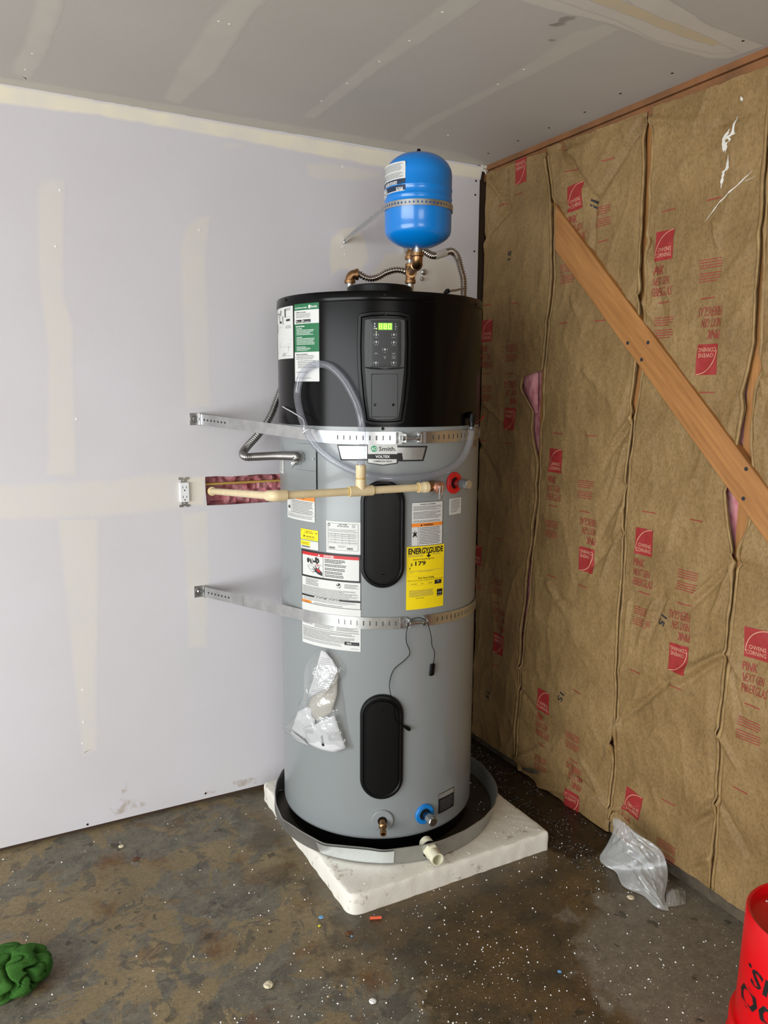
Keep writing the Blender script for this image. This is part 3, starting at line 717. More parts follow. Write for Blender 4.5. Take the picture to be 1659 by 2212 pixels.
def small(px, py, w_=.075):
    p = wp(px, py); bi = bi_of(p.x, p.y)
    if bi is None: return
    S = kraft_map(p.x, p.y); mb = MB()
    for r in range(9):
        if r == 4: continue
        v = .030-.0075*r; x1 = w_/2-(.02*random.random() if r in (3, 8) else .004*random.random())
        mb.quadgrid([[S(-w_/2+(x1+w_/2)*i/5, v+q, .0014) for i in range(6)] for q in (0, .0024)])
    build('printed_text', mb, 'print_text', batts[bi], False)
for q in ((1306, 468), (1541, 585), (1232, 592), (1112, 763), (1056, 850), (1271, 1058), (1199, 1143), (1442, 709), (1490, 1255), (1395, 1333), (1079, 1268), (1243, 1602), (1173, 1650), (1624, 1578), (1445, 1838)): small(*q)
def rule(px, py, w_=.05):
    p = wp(px, py); bi = bi_of(p.x, p.y)
    if bi is None: return
    S = kraft_map(p.x, p.y); mb = MB().quadgrid([[S(-w_/2+w_*i/6, v, .0014) for i in range(7)] for v in (0, .0032)])
    build('printed_rule', mb, 'print_text', batts[bi], False)
for q in ((1319, 347), (1240, 370), (1128, 421), (1092, 444), (1450, 456), (1307, 522), (1535, 646), (1442, 655), (1224, 699), (1300, 694), (1534, 849), (1212, 937), (1283, 942), (1108, 808), (1056, 808), (1201, 1093), (1268, 1106),
          (1409, 1107), (1509, 1125), (1102, 958), (1049, 952), (1084, 1164), (1038, 1150), (1197, 1245), (1264, 1266), (1397, 1281), (1078, 1302), (1484, 1305), (1378, 1450), (1465, 1483), (1253, 1493), (1075, 1437), (1175, 1608), (1245, 1643), (1450, 1732), (1630, 1525), (1605, 1706), (1550, 432), (1117, 656), (1060, 660)): rule(*q)
def stamp(px, py, t, rot):
    p = wp(px, py); bi = bi_of(p.x, p.y)
    if bi is None: return
    mb = MB(); put_text(mb, t, kraft_map(p.x, p.y, rot), 0, 0, .022, .0014, 'c', .035, bold=.02); build('ink_stamp', mb, 'marker', batts[bi], False)
for q in ((1110, 552, '15', 1.5), (1290, 440, '//', 1.5), (1432, 1335, '15', -1.9), (1214, 1500, '15', -1.9), (1056, 1497, '15', -1.9)): stamp(*q)
# white paint drips on the third batt
def drip(pts, wd):
    P = [wp(*q) for q in pts]; q = []
    pa = []
    for a, b_ in zip(P, P[1:]):
        for k in range(8): pa.append(a.lerp(b_, k/8))
    pa.append(P[-1]); rows = [[], []]
    for k, a in enumerate(pa):
        wv = wd*(.35+.9*abs(noise.noise(Vector((k*.31, wd*90, 2))))*2)*math.sin(PI*min(1, (k+.6)/len(pa)))
        for sg, r in ((1, rows[0]), (-1, rows[1])): r.append(Vector((surf(a.x+sg*wv, a.y)-.0012, a.x+sg*wv, a.y)))
    bi = bi_of(P[0].x, P[0].y)
    if bi is not None: build('paint_drip', MB().quadgrid(rows), 'white_paint', batts[bi], False)
drip([(1596, 252), (1590, 290), (1578, 300), (1574, 332)], .013); drip([(1584, 280), (1572, 300), (1570, 330)], .008); drip([(1581, 335), (1578, 365), (1570, 372), (1564, 408)], .009); drip([(1632, 368), (1600, 400), (1560, 440), (1530, 480)], .004); drip([(1640, 380), (1610, 395)], .003)
drip([(1610, 211), (1613, 221)], .004)
# diagonal brace
fa, fb = on(1199.5, 443, 0, .004), on(1198.5, 540, 0, .004)
ga, gb = on(1668, 1072, 0, .004), on(1668, 1187, 0, .004)
dirv = ((ga-fa)+(gb-fb)).normalized()
ga, gb = ga+dirv*.30, gb+dirv*.30
mb = MB(); ext = Vector((.031, 0, 0))
N_ = 24; rows = []
for k in range(N_+1):
    t = k/N_; rows.append([fa.lerp(ga, t), fb.lerp(gb, t), fb.lerp(gb, t)+ext, fa.lerp(ga, t)+ext])
mb.quadgrid(rows, True, flip=True); b0 = 0; mb.f.append((0, 1, 2, 3)); e = N_*4; mb.f.append((e+3, e+2, e+1, e))
brace = build('diagonal_brace', mb, 'wood', wall_right, False, bevel=.003, label='tan wooden board nailed diagonally across the studs')
def wood_dir():
    m = MATS['wood'].copy(); m.name = 'wood_brace'; MATS['wood_brace'] = m; nt = m.node_tree
    for nd in list(nt.nodes):
        if nd.type == 'MAPPING':
            nd.inputs['Scale'].default_value = (9, 11, .8); src = nd.inputs[0].links[0].from_socket
            m2 = nt.nodes.new('ShaderNodeMapping'); m2.inputs['Rotation'].default_value = (math.atan2(dirv.y, dirv.z), 0, 0); nt.links.new(src, m2.inputs[0]); nt.links.new(m2.outputs[0], nd.inputs[0])
    brace.data.materials[0] = m
wood_dir()
for q in ((1386, 777), (1606, 1077), (1612, 1013), (1356, 741), (1400, 740)):
    p = on(*q, 0, .004); build('nail', MB().lathe([(.006, 0), (.006, .001), (.002, .0015)], p, Vector((-1, 0, 0)), 8), 'marker', brace)

# ================================================================== PAD, PAN, HEATER
PADZ = .065
PX0, PX1, PY0, PY1 = -.986, -.232, -.842, -.064
pad = None
mb = MB(); o = dens(rpoly([(PX0, PY0), (PX1, PY0), (PX1, PY1), (PX0, PY1)], [.045, .012, .03, .03], 8), .012)
def pj(p, s): return Vector((noise.noise(Vector((p.x*31, p.y*31, s))), noise.noise(Vector((p.x*31, p.y*31, s+9)))))*.0035
rows = []
for d, z in ((0, 0), (0, .02), (0, .045), (0.001, .058), (.004, PADZ-.0015), (.011, PADZ)):
    q = inset(o, d); rows.append([Vector(((p+pj(p, z*40)).x, (p+pj(p, z*40)).y, z)) for p in q])
q = inset(o, .011); cc = Vector(((PX0+PX1)/2, (PY0+PY1)/2))
for k in range(1, 20):
    f = max(.001, 1-k/19); rows.append([Vector((cc.x+(p.x-cc.x)*f, cc.y+(p.y-cc.y)*f, PADZ+.0012*noise.noise(Vector((p.x*40*f, p.y*40*f, 0))))) for p in q])
mb.quadgrid(rows, True)
pad = build('equipment_pad', mb, 'pad_foam', loc=((PX0+PX1)/2, (PY0+PY1)/2, 0), ang=50); tag(pad, 'white square foam pad with stained top under the drain pan', 'equipment pad')

# drain pan : rim traced at its real height, bottom inset
RZ = .128
rim = [on(x, y, 2, RZ) for x, y in ((1016, 1632), (1041, 1649), (1060, 1672), (1072.5, 1692), (1076, 1713), (1070, 1740), (1045, 1769), (1004.7, 1795), (954, 1817), (918, 1826), (860, 1834), (826, 1838), (800, 1833), (697.5, 1823.6), (676, 1811), (650, 1797), (622, 1778), (613, 1773), (609, 1771), (594.7, 1737.5), (592.6, 1713), (597, 1687), (610, 1662))]
rim = [Vector((p.x, p.y)) for p in rim]
pc = Vector((-.636, -.395))
back = [Vector((pc.x+.39*math.cos(a), min(-.012, pc.y+.385*math.sin(a)))) for a in [math.radians(d) for d in (128, 112, 96, 80, 64, 48, 32, 18)]]
rim = rim+back
if sum(rim[i].x*rim[(i+1) % len(rim)].y-rim[(i+1) % len(rim)].x*rim[i].y for i in range(len(rim))) < 0: rim = rim[::-1]
rim = dens(rim, .012)
def smooth(pts, it):
    for _ in range(it): pts = [(pts[i-1]+pts[i]*2+pts[(i+1) % len(pts)])/4 for i in range(len(pts))]
    return pts
rim = smooth(rim, 2)
circ = []
for p in rim:
    d = (p-pc).normalized(); circ.append(pc+d*(.395 if d.y < .6 else .378))
pan = thing('drain_pan', (pc.x, pc.y, PADZ), 'dented round aluminium drain pan under the water heater', 'drain pan')
def lv(p, q, t, z, out=0): r = p.lerp(q, t); d = (r-pc).normalized(); r = r+d*out; return Vector((r.x, r.y, z))
z0 = PADZ+.0035
mb = MB()
rows = [[lv(c, p, 0, z0) for c, p in zip(circ, rim)], [lv(c, p, .25, z0+.02) for c, p in zip(circ, rim)], [lv(c, p, .6, z0+.04) for c, p in zip(circ, rim)], [lv(c, p, 1, RZ) for c, p in zip(circ, rim)],
        [lv(c, p, 1, RZ+.0015, -.0025) for c, p in zip(circ, rim)], [lv(c, p, 1, RZ-.002, -.005) for c, p in zip(circ, rim)], [lv(c, p, .6, z0+.04, -.003) for c, p in zip(circ, rim)], [lv(c, p, 0, z0+.002, -.003) for c, p in zip(circ, rim)]]
mb.quadgrid(rows, True); build('wall', mb, 'alum', pan, ang=50)
mb = MB()
mb.quadgrid([[lv(c, c, 0, z0, -.001) for c in circ]]+[[Vector((pc.x+(c.x-pc.x)*f, pc.y+(c.y-pc.y)*f, z0+.0005)) for c in circ] for f in (.95, .8, .5, .2, .002)], True)
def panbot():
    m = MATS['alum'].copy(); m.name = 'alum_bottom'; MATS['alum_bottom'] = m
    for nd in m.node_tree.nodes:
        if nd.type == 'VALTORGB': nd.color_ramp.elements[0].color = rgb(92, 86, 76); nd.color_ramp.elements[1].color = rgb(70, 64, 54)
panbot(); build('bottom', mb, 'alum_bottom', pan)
# shiny tape on the front-left of the pan wall
st = []
for a in range(20):
    px = 704+a*5.6; t = a/19
    pA = on(px, 1827+8*t, 2, RZ-.004); st.append(pA)
rows = []
for zz, of in ((RZ-.004, .004), (z0+.028, .002), (z0+.006, .003)):
    row = []
    for a in range(20):
        th = math.radians(212+34*a/19); d = Vector((math.cos(th), math.sin(th)))
        # find pan wall along this direction
        best = max(range(len(rim)), key=lambda i: (rim[i]-pc).normalized().dot(d)); f = (zz-z0)/(RZ-z0)
        r = circ[best].lerp(rim[best], f**.8); r = r+d*of; row.append(Vector((r.x, r.y, zz)))
    rows.append(row)
mat('foil', rgb(232, 238, 240), .25, .7, bump=.4, bscale=90)
build('foil_patch', MB().quadgrid(rows), 'foil', pan)
# drain fitting
thf = None
pf = on(927, 1832, 2, z0+.036); dv = Vector((pf.x-pc.x, pf.y-pc.y, 0)).normalized()
fo = Vector((pc.x, pc.y, z0+.034))+dv*(Vector((pf.x-pc.x, pf.y-pc.y)).length+.002)
fitting = build('drain_fitting', MB().lathe([(.0175, 0), (.0175, .036), (.0205, .037), (.0205, .062), (.0165, .062), (.0165, .02), (.003, .02)], fo, dv, 28, cap=False), 'pvc_cream', pan, label='cream plastic drain spout')
build('nut', MB().lathe([(.025, .002), (.025, .020), (.018, .021)], fo, dv, 6), 'pvc_cream', fitting, False, bevel=.001)
build('gasket', MB().lathe([(.027, -.002), (.027, .002)], fo, dv, 24), 'black_plastic', fitting)
build('inner_nut', MB().lathe([(.022, -.03), (.022, -.006)], fo+Vector((0, 0, .006)), dv, 16), 'pvc_cream', fitting)

ZT, ZRB = 1.8308, 1.803
ZBOT = .1168
ZSH = cyl(1035, 915)[1]
heater = thing('water_heater', (HX, HY, PADZ+.005), 'tall grey heat-pump water heater with black top shroud', 'water heater')
build('base_ring', MB().lathe([(.322, z0+.001), (.322, ZBOT+.01)], Vector((HX, HY, 0)), seg=96), 'black_gloss', heater)
build('tank_jacket', MB().lathe([(.315, ZBOT+.012), (.329, ZBOT), (R-.001, ZBOT+.004), (R, ZBOT+.012), (R, ZSH+.02)], Vector((HX, HY, 0)), seg=160), 'tank_grey', heater, ang=50)
build('shroud', MB().lathe([(R-.004, ZSH), (R+.0012, ZSH), (R+.0012, ZRB+.004)], Vector((HX, HY, 0)), seg=160), 'black_paint', heater, ang=50)
build('lid', MB().lathe([(.337, ZRB-.001), (.3385, ZRB+.001), (.3385, ZRB+.012), (.3375, ZRB+.017), (.3375, ZT-.003), (.335, ZT), (.20, ZT+.003), (.001, ZT+.003)], Vector((HX, HY, 0)), seg=160), 'black_paint', heater, ang=40)
tc_ = atd(826, 618, 2.66); CAPX, CAPY = tc_.x, tc_.y
build('top_cap', MB().lathe([(.114, ZT+.002), (.114, ZT+.012), (.108, ZT+.014), (.108, ZT+.050), (.104, ZT+.054), (.001, ZT+.054)], Vector((HX+.01, HY+.02, 0)), seg=64), 'black_plastic', heater, ang=40)
def cmap(th0, z0_, rad=R):
    return lambda u, v, h: cp(th0+u/rad, z0_+v, rad+h)
def screw_at(px, py, h=.002, r=.0045, m='black_gloss', parent=heater):
    th, z = cyl(px, py); n_ = Vector((math.cos(th), math.sin(th), 0))
    build('screw', MB().lathe([(r, 0), (r, .0015), (r*.7, .003), (r*.2, .0024)], cp(th, z, R+h), n_, 12), m, parent)
screw_at(619, 648, .003); screw_at(831, 638, .003); screw_at(1026, 658, .003); screw_at(827, 926, .001, .0045)
# control panel
TH0, ZC0 = cyl(829.5, 800)
def uv(px, py): th, z = cyl(px, py); return Vector(((th-TH0)*R, z-ZC0))
S0 = cmap(TH0, ZC0)
def pcrop(x, y): return uv(760+x*.12206, 660+y*.12206)
bez = [pcrop(*q) for q in ((112, 150), (330, 112), (578, 98), (840, 112), (1035, 160), (1046, 700), (1030, 1250), (985, 1700), (925, 2085), (800, 2118), (560, 2128), (330, 2112), (212, 2075), (150, 1650), (108, 1150), (98, 700))]
bo = dens(rpoly(bez, [.012, 0.02, .02, .02, .012, .02, .02, .02, .010, .02, .02, .02, .010, .02, .02, .02], 5), .008)
bez_o = build('control_bezel', plate(MB(), bo, S0, [(0, 0), (0, .006), (.002, .009), (.010, .009), (.013, .004)], 6), 'black_gloss', heater, ang=35)
pan_pts = [pcrop(*q) for q in ((238, 245), (400, 232), (580, 228), (760, 235), (928, 250), (930, 700), (915, 1150), (870, 1650), (822, 1990), (700, 2026), (440, 2030), (315, 1985), (270, 1600), (232, 1150), (225, 700))]
po = dens(rpoly(pan_pts, [.008, .01, .01, .01, .008, .02, .02, .02, .010, .01, .01, .010, .02, .02, .02], 5), .008)
cpan = build('control_panel', plate(MB(), po, S0, [(0, .002), (0, .011), (.0025, .014)], 6), 'panel_grey', heater, ang=35)
face = [pcrop(*q) for q in ((332, 268), (845, 268), (845, 1000), (830, 1095), (330, 1095), (322, 1000))]
fo_ = dens(rpoly(face, .006, 4), .008)
build('key_face', plate(MB(), fo_, S0, [(0, .014), (0, .0165), (.001, .017)], 4), 'panel_face', cpan, ang=35)
# step under the key face
stp = [pcrop(*q) for q in ((240, 1085), (330, 1105), (580, 1118), (830, 1105), (915, 1085), (912, 1105), (830, 1128), (580, 1142), (330, 1128), (245, 1105))]
build('step', plate(MB(), dens(stp, .006), S0, [(0, .0145), (.0002, .0148)], 2), 'black_gloss', cpan)
dr = dens(rpoly([pcrop(*q) for q in ((352, 1208), (800, 1208), (800, 1972), (350, 1972))], .004, 4), .008)
build('door_gap', plate(MB(), dr, S0, [(0, .0142), (0, .0146)], 3), 'black_gloss', cpan)
build('access_door', plate(MB(), inset(dr, .0011), S0, [(0, .0142), (0, .0152)], 3) if False else plate(MB(), dens(rpoly([pcrop(*q) for q in ((364, 1220), (788, 1220), (788, 1960), (362, 1960))], .004, 4), .008), S0, [(0, .0142), (0, .0154)], 3), 'panel_grey', cpan)
for q in ((415, 1755), (722, 1757)):
    p = pcrop(*q); build('screw', MB().lathe([(.004, 0), (.004, .0015), (.001, .0008)], S0(p.x, p.y, .0152), Vector((math.cos(TH0+p.x/R), math.sin(TH0+p.x/R), 0)), 12), 'black_gloss', cpan)
p = pcrop(578, 165); build('screw', MB().lathe([(.004, 0), (.004, .002), (.001, .001)], S0(p.x, p.y, .009), Vector((math.cos(TH0), math.sin(TH0), 0)), 12), 'black_gloss', bez_o)
# display and digits
def prect(mb, x0, y0, x1, y1, h):
    a = pcrop(x0, y1); b_ = pcrop(x1, y0); mb.quadgrid([[S0(a.x+(b_.x-a.x)*i/3, v, h) for i in range(4)] for v in (a.y, b_.y)])
mb = MB(); prect(mb, 468, 318, 704, 438, .0174); disp = build('display', mb, 'display', cpan, False, label='lit green digital display')
mb = MB(); segs = {'8': 'abcdefg', '0': 'abcdef'}
for k, dg in enumerate('880'):
    x0, x1, y0, y1 = 482+k*76, 536+k*76, 330, 428; t = 15; ym = (y0+y1)/2
    for s_ in segs[dg]:
        q = {'a': (x0, y0, x1, y0+t), 'g': (x0, ym-t/2, x1, ym+t/2), 'd': (x0, y1-t, x1, y1), 'f': (x0, y0, x0+t, ym), 'e': (x0, ym, x0+t, y1), 'b': (x1-t, y0, x1, ym), 'c': (x1-t, ym, x1, y1)}[s_]
        prect(mb, *q, .0176)
build('digits', mb, 'digit', cpan, False)
mb = MB()
for x, y, r in ((438, 418, .0016), (436, 478, .0012)):
    p = pcrop(x, y); plate(mb, [Vector((p.x+r*math.cos(a*PI/6), p.y+r*math.sin(a*PI/6))) for a in range(12)], S0, [(0, .0175)], 2)
build('indicator_light', mb, 'led', cpan, False)
mb = MB()
def ic(x, y, sx, sy): prect(mb, x-sx, y-sy, x+sx, y+sy, .0173)
for x, y in ((410, 330), (410, 378)): plate(mb, [pcrop(x-14, y+14), pcrop(x+14, y+14), pcrop(x+6, y-14), pcrop(x-6, y-14)], S0, [(0, .0173)], 1)
ic(408, 418, 16, 6)
for x, y in ((757, 338), (762, 382), (757, 424)): ic(x, y, 14 if y == 382 else 7, 6)
for x, y in ((436, 525), (436, 655), (730, 525), (728, 660), (580, 785), (430, 1018), (725, 1018)):
    ic(x-38, y, 2, 22); ic(x+38, y, 2, 22)
    plate(mb, dens([pcrop(x-14, y-12), pcrop(x+2, y-24), pcrop(x+16, y-10), pcrop(x+4, y+20), pcrop(x-8, y+16)], .002), S0, [(0, .0173)], 1)
def pt(t, x, y, h, wx=None): p = pcrop(x, y); put_text(mb, t, S0, p.x, p.y, h, .0173, 'c', wx)
for t, x, y, wd in (('TIMER', 436, 576, .0075), ('VACATION', 436, 707, .0098), ('HEAT PUMP', 730, 580, .0115), ('ELECTRIC', 728, 710, .0100), ('LOCK', 580, 840, .0055), ('WI-FI', 433, 1064, .0055), ('BLUETOOTH', 725, 1068, .0125), ('ENTER', 580, 915, .0078), ('HOLD 3 SEC', 728, 905, .0115), ('TO LOCK', 728, 925, .0100), ('OR UNLOCK', 728, 945, .0115)): pt(t, x, y, .0018, wd)
for x, y, s_ in ((432, 852, 1), (725, 856, -1)):
    for sg in (-1, 1):
        a = [pcrop(x, y-14*s_), pcrop(x+sg*26, y+10*s_), pcrop(x+sg*26, y+17*s_), pcrop(x, y-6*s_)]
        plate(mb, dens(a, .002), S0, [(0, .0173)], 1)
plate(mb, [Vector((pcrop(580, 934).x+.0014*math.cos(a*PI/5), pcrop(580, 934).y+.0014*math.sin(a*PI/5))) for a in range(10)], S0, [(0, .0173)], 1)
build('key_symbols', mb, 'ink_panel', cpan, False)

# element access covers (two long stadium covers)
def stadium(x0, y0, x1, y1):
    a, b_ = uv(x0, (y0+y1)/2), uv(x1, (y0+y1)/2); zt, zb = uv((x0+x1)/2, y0).y, uv((x0+x1)/2, y1).y
    r = (b_.x-a.x)/2; cx_ = (a.x+b_.x)/2; pts = []
    for k in range(25): t = PI*k/24; pts.append(Vector((cx_+r*math.cos(t), zt-r+r*math.sin(t))))
    for k in range(25): t = PI+PI*k/24; pts.append(Vector((cx_+r*math.cos(t), zb+r+r*math.sin(t))))
    return pts
for y0, y1, sc in ((1037, 1269, ((826.5, 1240), (826.5, 1064))), (1499, 1724, ((824.6, 1531), (822.7, 1700)))):
    xo = (779.5, 873.5) if y0 < 1200 else (778.5, 870)
    o = dens(stadium(xo[0], y0, xo[1], y1), .01)
    cov = build('element_cover', plate(MB(), o, S0, [(0, 0), (0, .007), (.003, .012), (.010, .013), (.0135, .010), (.0165, .010), (.019, .016)], 5), 'black_plastic', heater, ang=30, label='black oval access cover')
    for q in sc: screw_at(*q, .016, .0045, 'black_gloss', cov)
# brand plate
bS = cmap(*cyl(826, 1000))
TB, ZB_ = cyl(826, 1000)
def bu(px, py): th, z = cyl(px, py); return Vector(((th-TB)*R, z-ZB_))
def c8(x, y): return bu(700+x*.217, 900+y*.217)
plate_b = build('brand_plate', plate(MB(), dens([c8(*q) for q in ((130, 276), (1030, 290), (988, 442), (735, 446), (735, 466), (585, 488), (432, 462), (430, 436), (166, 436))], .006), bS, [(0, 0), (0, .0008)], 4), 'ink_black', heater)
def bpoly(pts, m, h, parent=plate_b, name='print', step=.006): return build(name, plate(MB(), dens([c8(*q) for q in pts], step), bS, [(0, h)], 3), m, parent)
bpoly(((146, 292), (428, 292), (428, 420), (178, 420)), 'label_silver', .0011)
bpoly(((728, 306), (1008, 306), (976, 428), (785, 430), (776, 362), (728, 362)), 'label_silver', .0011)
bpoly(((436, 272), (728, 278), (728, 372), (436, 372)), 'label_white', .0012)
bpoly(((438, 420), (722, 424), (722, 458), (585, 478), (438, 456)), 'label_white', .0012)
p = c8(498, 320)
build('print', plate(MB(), [Vector((p.x+.0098*math.cos(a*PI/12), p.y+.0092*math.sin(a*PI/12))) for a in range(24)], bS, [(0, .0015)], 2), 'ink_logo_green', plate_b)
mb = MB(); put_text(mb, 'AO', bS, p.x, p.y-.0045, .0092, .0018, 'c', .0165, bold=.01); build('print', mb, 'ink_white', plate_b, False)
mb = MB(); q = c8(545, 340); q2 = c8(716, 340); put_text(mb, 'Smith.', bS, q.x, q.y, .0125, .0016, 'l', q2.x-q.x, bold=.012)
q = c8(582, 450); put_text(mb, 'COMMERCIAL GRADE', bS, q.x, q.y, .0036, .0016, 'c', .056, bold=.02); build('print', mb, 'ink_black', plate_b, False)
mb = MB(); q = c8(584, 410); put_text(mb, 'VOLTEX', bS, q.x, q.y, .0072, .0016, 'c', .043, bold=.03); build('print', mb, 'ink_white', plate_b, False)

# ------------------------------------------------------------------ stickers
def sheet(name, x0, y0, x1, y1, base='label_white', rad=.002, label=None, yc=None):
    """pixel box measured at the label's middle column"""
    xm = (x0+x1)/2; ta = cyl(x0, (y0+y1)/2)[0]; tb = cyl(x1, (y0+y1)/2)[0]
    za = cyl(xm, y0)[1]; zb = cyl(xm, y1)[1]; 
    return Sheet(name, heater, cmap(ta, zb, R+.0012), (tb-ta)*(R+.0012), za-zb, base, rad, label)
# wiring diagram
s = sheet('wiring_diagram', 601.5, 663, 634, 775, label='white wiring diagram sticker')
for k in range(26):
    x = .06+.8*random.random(); y = .05+.9*random.random()
    if random.random() < .5: s.rect(x, y, min(.95, x+.1+.25*random.random()), y+.003, 'ink_grey')
    else: s.rect(x, y, x+.012, min(.96, y+.05+.12*random.random()), 'ink_grey')
for q in ((.35, .05, .40, .15), (.62, .04, .68, .2), (.27, .26, .43, .30), (.70, .24, .88, .28), (.5, .17, .53, .33), (.05, .10, .28, .115), (.05, .3, .09, .48), (.27, .11, .30, .26)): s.rect(*q, 'ink_black', 2)
s.lines(.68, .03, .92, .08, 3, 'ink_black', word=.003); s.lines(.66, .36, .92, .42, 4, 'ink_grey', word=.003); s.lines(.45, .90, .7, .95, 4, 'ink_grey', word=.003); s.done()
# quick reference guide
s = sheet('reference_guide', 637.5, 654.5, 690, 824, label='green and white quick reference sticker')
s.rect(0, 0, 1, .085, 'ink_green'); s.rect(0, .258, 1, .62, 'ink_green')
s.text('Quick Reference Guide', .04, .062, .0042, 'ink_white', 2, 'l', s.W*.52, bold=.02)
s.disc(.66, .048, .0052, 'ink_white', 2); s.text('AO', .66, .060, .0040, 'ink_green', 3, 'c', .0075); s.text('Smith.', .72, .062, .0066, 'ink_white', 2, 'l', s.W*.23, bold=.012)
s.text('iCOMM Smart Connectivity', .08, .118, .0030, 'ink_black', 2, 'l', s.W*.44, bold=.02); s.lines(.08, .125, .70, .185, 4, 'ink_grey', ragged=.05)
for x0, x1, t, u in ((.08, .34, 'App Store', 0), (.38, .70, 'Google Play', 1)):
    s.rect(x0, .205, x1, .245, 'ink_black', 2); s.text(t, (x0+x1)/2+.03, .238, .0028, 'ink_white', 3, 'c', (x1-x0)*s.W*.62, bold=.01)
    s.disc(x0+.045, .225, .0022, 'ink_white', 3)
s.text('Operating Modes', .08, .298, .0042, 'ink_white', 2, 'l', s.W*.38, bold=.03)
for y, t in ((.325, 'Standard Modes'), (.435, 'Temporary Modes'), (.560, 'Utility Demand Programs')): s.text(t, .1, y, .0030, 'ink_white', 2, 'l', s.W*(.25 if y < .5 else .40), bold=.03)
s.lines(.1, .33, .82, .405, 4, 'ink_white', word=.005); s.lines(.1, .44, .86, .53, 5, 'ink_white', word=.005); s.lines(.1, .565, .72, .605, 3, 'ink_white', word=.005)
s.text('Maintenance and Notifications', .08, .655, .0030, 'ink_black', 2, 'l', s.W*.5, bold=.03); s.lines(.08, .66, .85, .72, 3, 'ink_grey', word=.005); s.lines(.15, .725, .9, .83, 5, 'ink_grey', word=.005); s.lines(.08, .87, .6, .89, 1, 'ink_grey', word=.005); s.lines(.08, .945, .72, .965, 2, 'ink_grey', word=.004); s.done()
# small orange-topped warning by the pipe
s = sheet('warning_sticker', 622, 1066, 680.5, 1124, label='orange-topped warning sticker behind the pipe'); s.rect(0, 0, 1, .24, 'ink_orange'); s.text('WARNING', .6, .19, .0042, 'ink_black', 2, 'c', bold=.02)
s.lines(.24, .27, .96, .75, 9, 'ink_black'); s.lines(.05, .80, .96, .93, 3, 'ink_grey'); s.rect(.19, .24, .20, .76, 'ink_black')
s.poly(((.05, .62), (.08, .50), (.11, .56), (.13, .46), (.16, .62)), 'ink_black'); s.rect(0, .76, 1, .768, 'ink_black'); s.done()
# yellow contractor sticker
s = sheet('contractor_sticker', 650.8, 1144, 688, 1186, label='small yellow and white contractor sticker'); s.rect(0, 0, 1, .54, 'ink_yellow'); s.rect(0, .60, .57, .84, 'ink_yellow'); s.rect(0, .545, 1, .575, 'ink_green')
s.text('REGISTER FOR', .5, .12, .0028, 'ink_black', 2, 'c', s.W*.4, bold=.02); s.text('U.S. LIMITED WARRANTY', .5, .20, .0028, 'ink_black', 2, 'c', s.W*.6, bold=.02); s.text('CONTRACTOR', .56, .40, .0044, 'ink_black', 2, 'c', s.W*.5, bold=.03); s.text('REWARDS', .56, .50, .0030, 'ink_black', 2, 'c', s.W*.5)
s.poly(((.18, .28), (.28, .36), (.18, .44)), 'ink_black'); s.poly(((.03, .04), (.09, .08), (.03, .12)), 'ink_black'); s.poly(((.88, .10), (.96, .15), (.88, .20)), 'ink_black'); s.lines(.06, .66, .5, .80, 2, 'ink_black'); s.rect(.06, .86, .55, .93, 'ink_grey'); s.done()
# rating plate
s = sheet('rating_plate', 705.5, 1127, 779.5, 1196, label='white rating plate with table'); s.frame(.05, .06, .93, .90, 'ink_grey', .0008)
s.text('HEAT PUMP', .5, .11, .0036, 'ink_black', 2, 'c', bold=.02); s.text('WATER HEATER', .5, .165, .0036, 'ink_black', 2, 'c', bold=.02); s.disc(.085, .12, .0045, 'ink_black'); s.disc(.085, .12, .0026, 'label_white', 3); s.disc(.80, .13, .0045, 'ink_black'); s.disc(.80, .13, .0036, 'label_white', 3); s.text('UL', .80, .15, .0034, 'ink_black', 4)
for y in (.23, .36, .41, .47, .55, .63, .70): s.rect(.06, y, .92, y+.004, 'ink_grey')
for y in (.25, .295, .375, .43, .49, .565, .645): s.lines(.08, y, .9, y+.035, 1, 'ink_black', word=.004, ragged=.1)
for x in (.27, .48, .68): s.rect(x, .36, x+.005, .70, 'ink_grey')
s.lines(.36, .74, .6, .82, 3, 'ink_grey')
for x0, x1 in ((.09, .27), (.62, .78)):
    x = x0
    while x < x1: wv = .004+.008*random.random(); s.rect(x, .80, x+wv, .87, 'ink_black'); x += wv+.006
s.done()
# big danger label
s = sheet('danger_label', 653.5, 1195, 779.5, 1401, label='large danger label with red header and scald pictogram')
s.rect(0, 0, 1, .285, 'ink_black'); s.rect(.025, .02, .975, .265, 'label_white', 2); s.rect(.025, .02, .975, .052, 'ink_red', 3); s.text('DANGER', .52, .046, .0062, 'ink_white', 4, 'c', bold=.02); s.poly(((.33, .046), (.37, .046), (.35, .026)), 'ink_white', 4, .003)
s.rect(.42, .055, .428, .265, 'ink_grey', 3)
for y, n_, x1 in ((.062, 3, .78), (.113, 2, .80), (.152, 2, .78), (.188, 2, .74), (.222, 2, .76)): s.lines(.45, y, x1, y+n_*.0145, n_, 'ink_black', 3, .55, ragged=.4, word=.007)
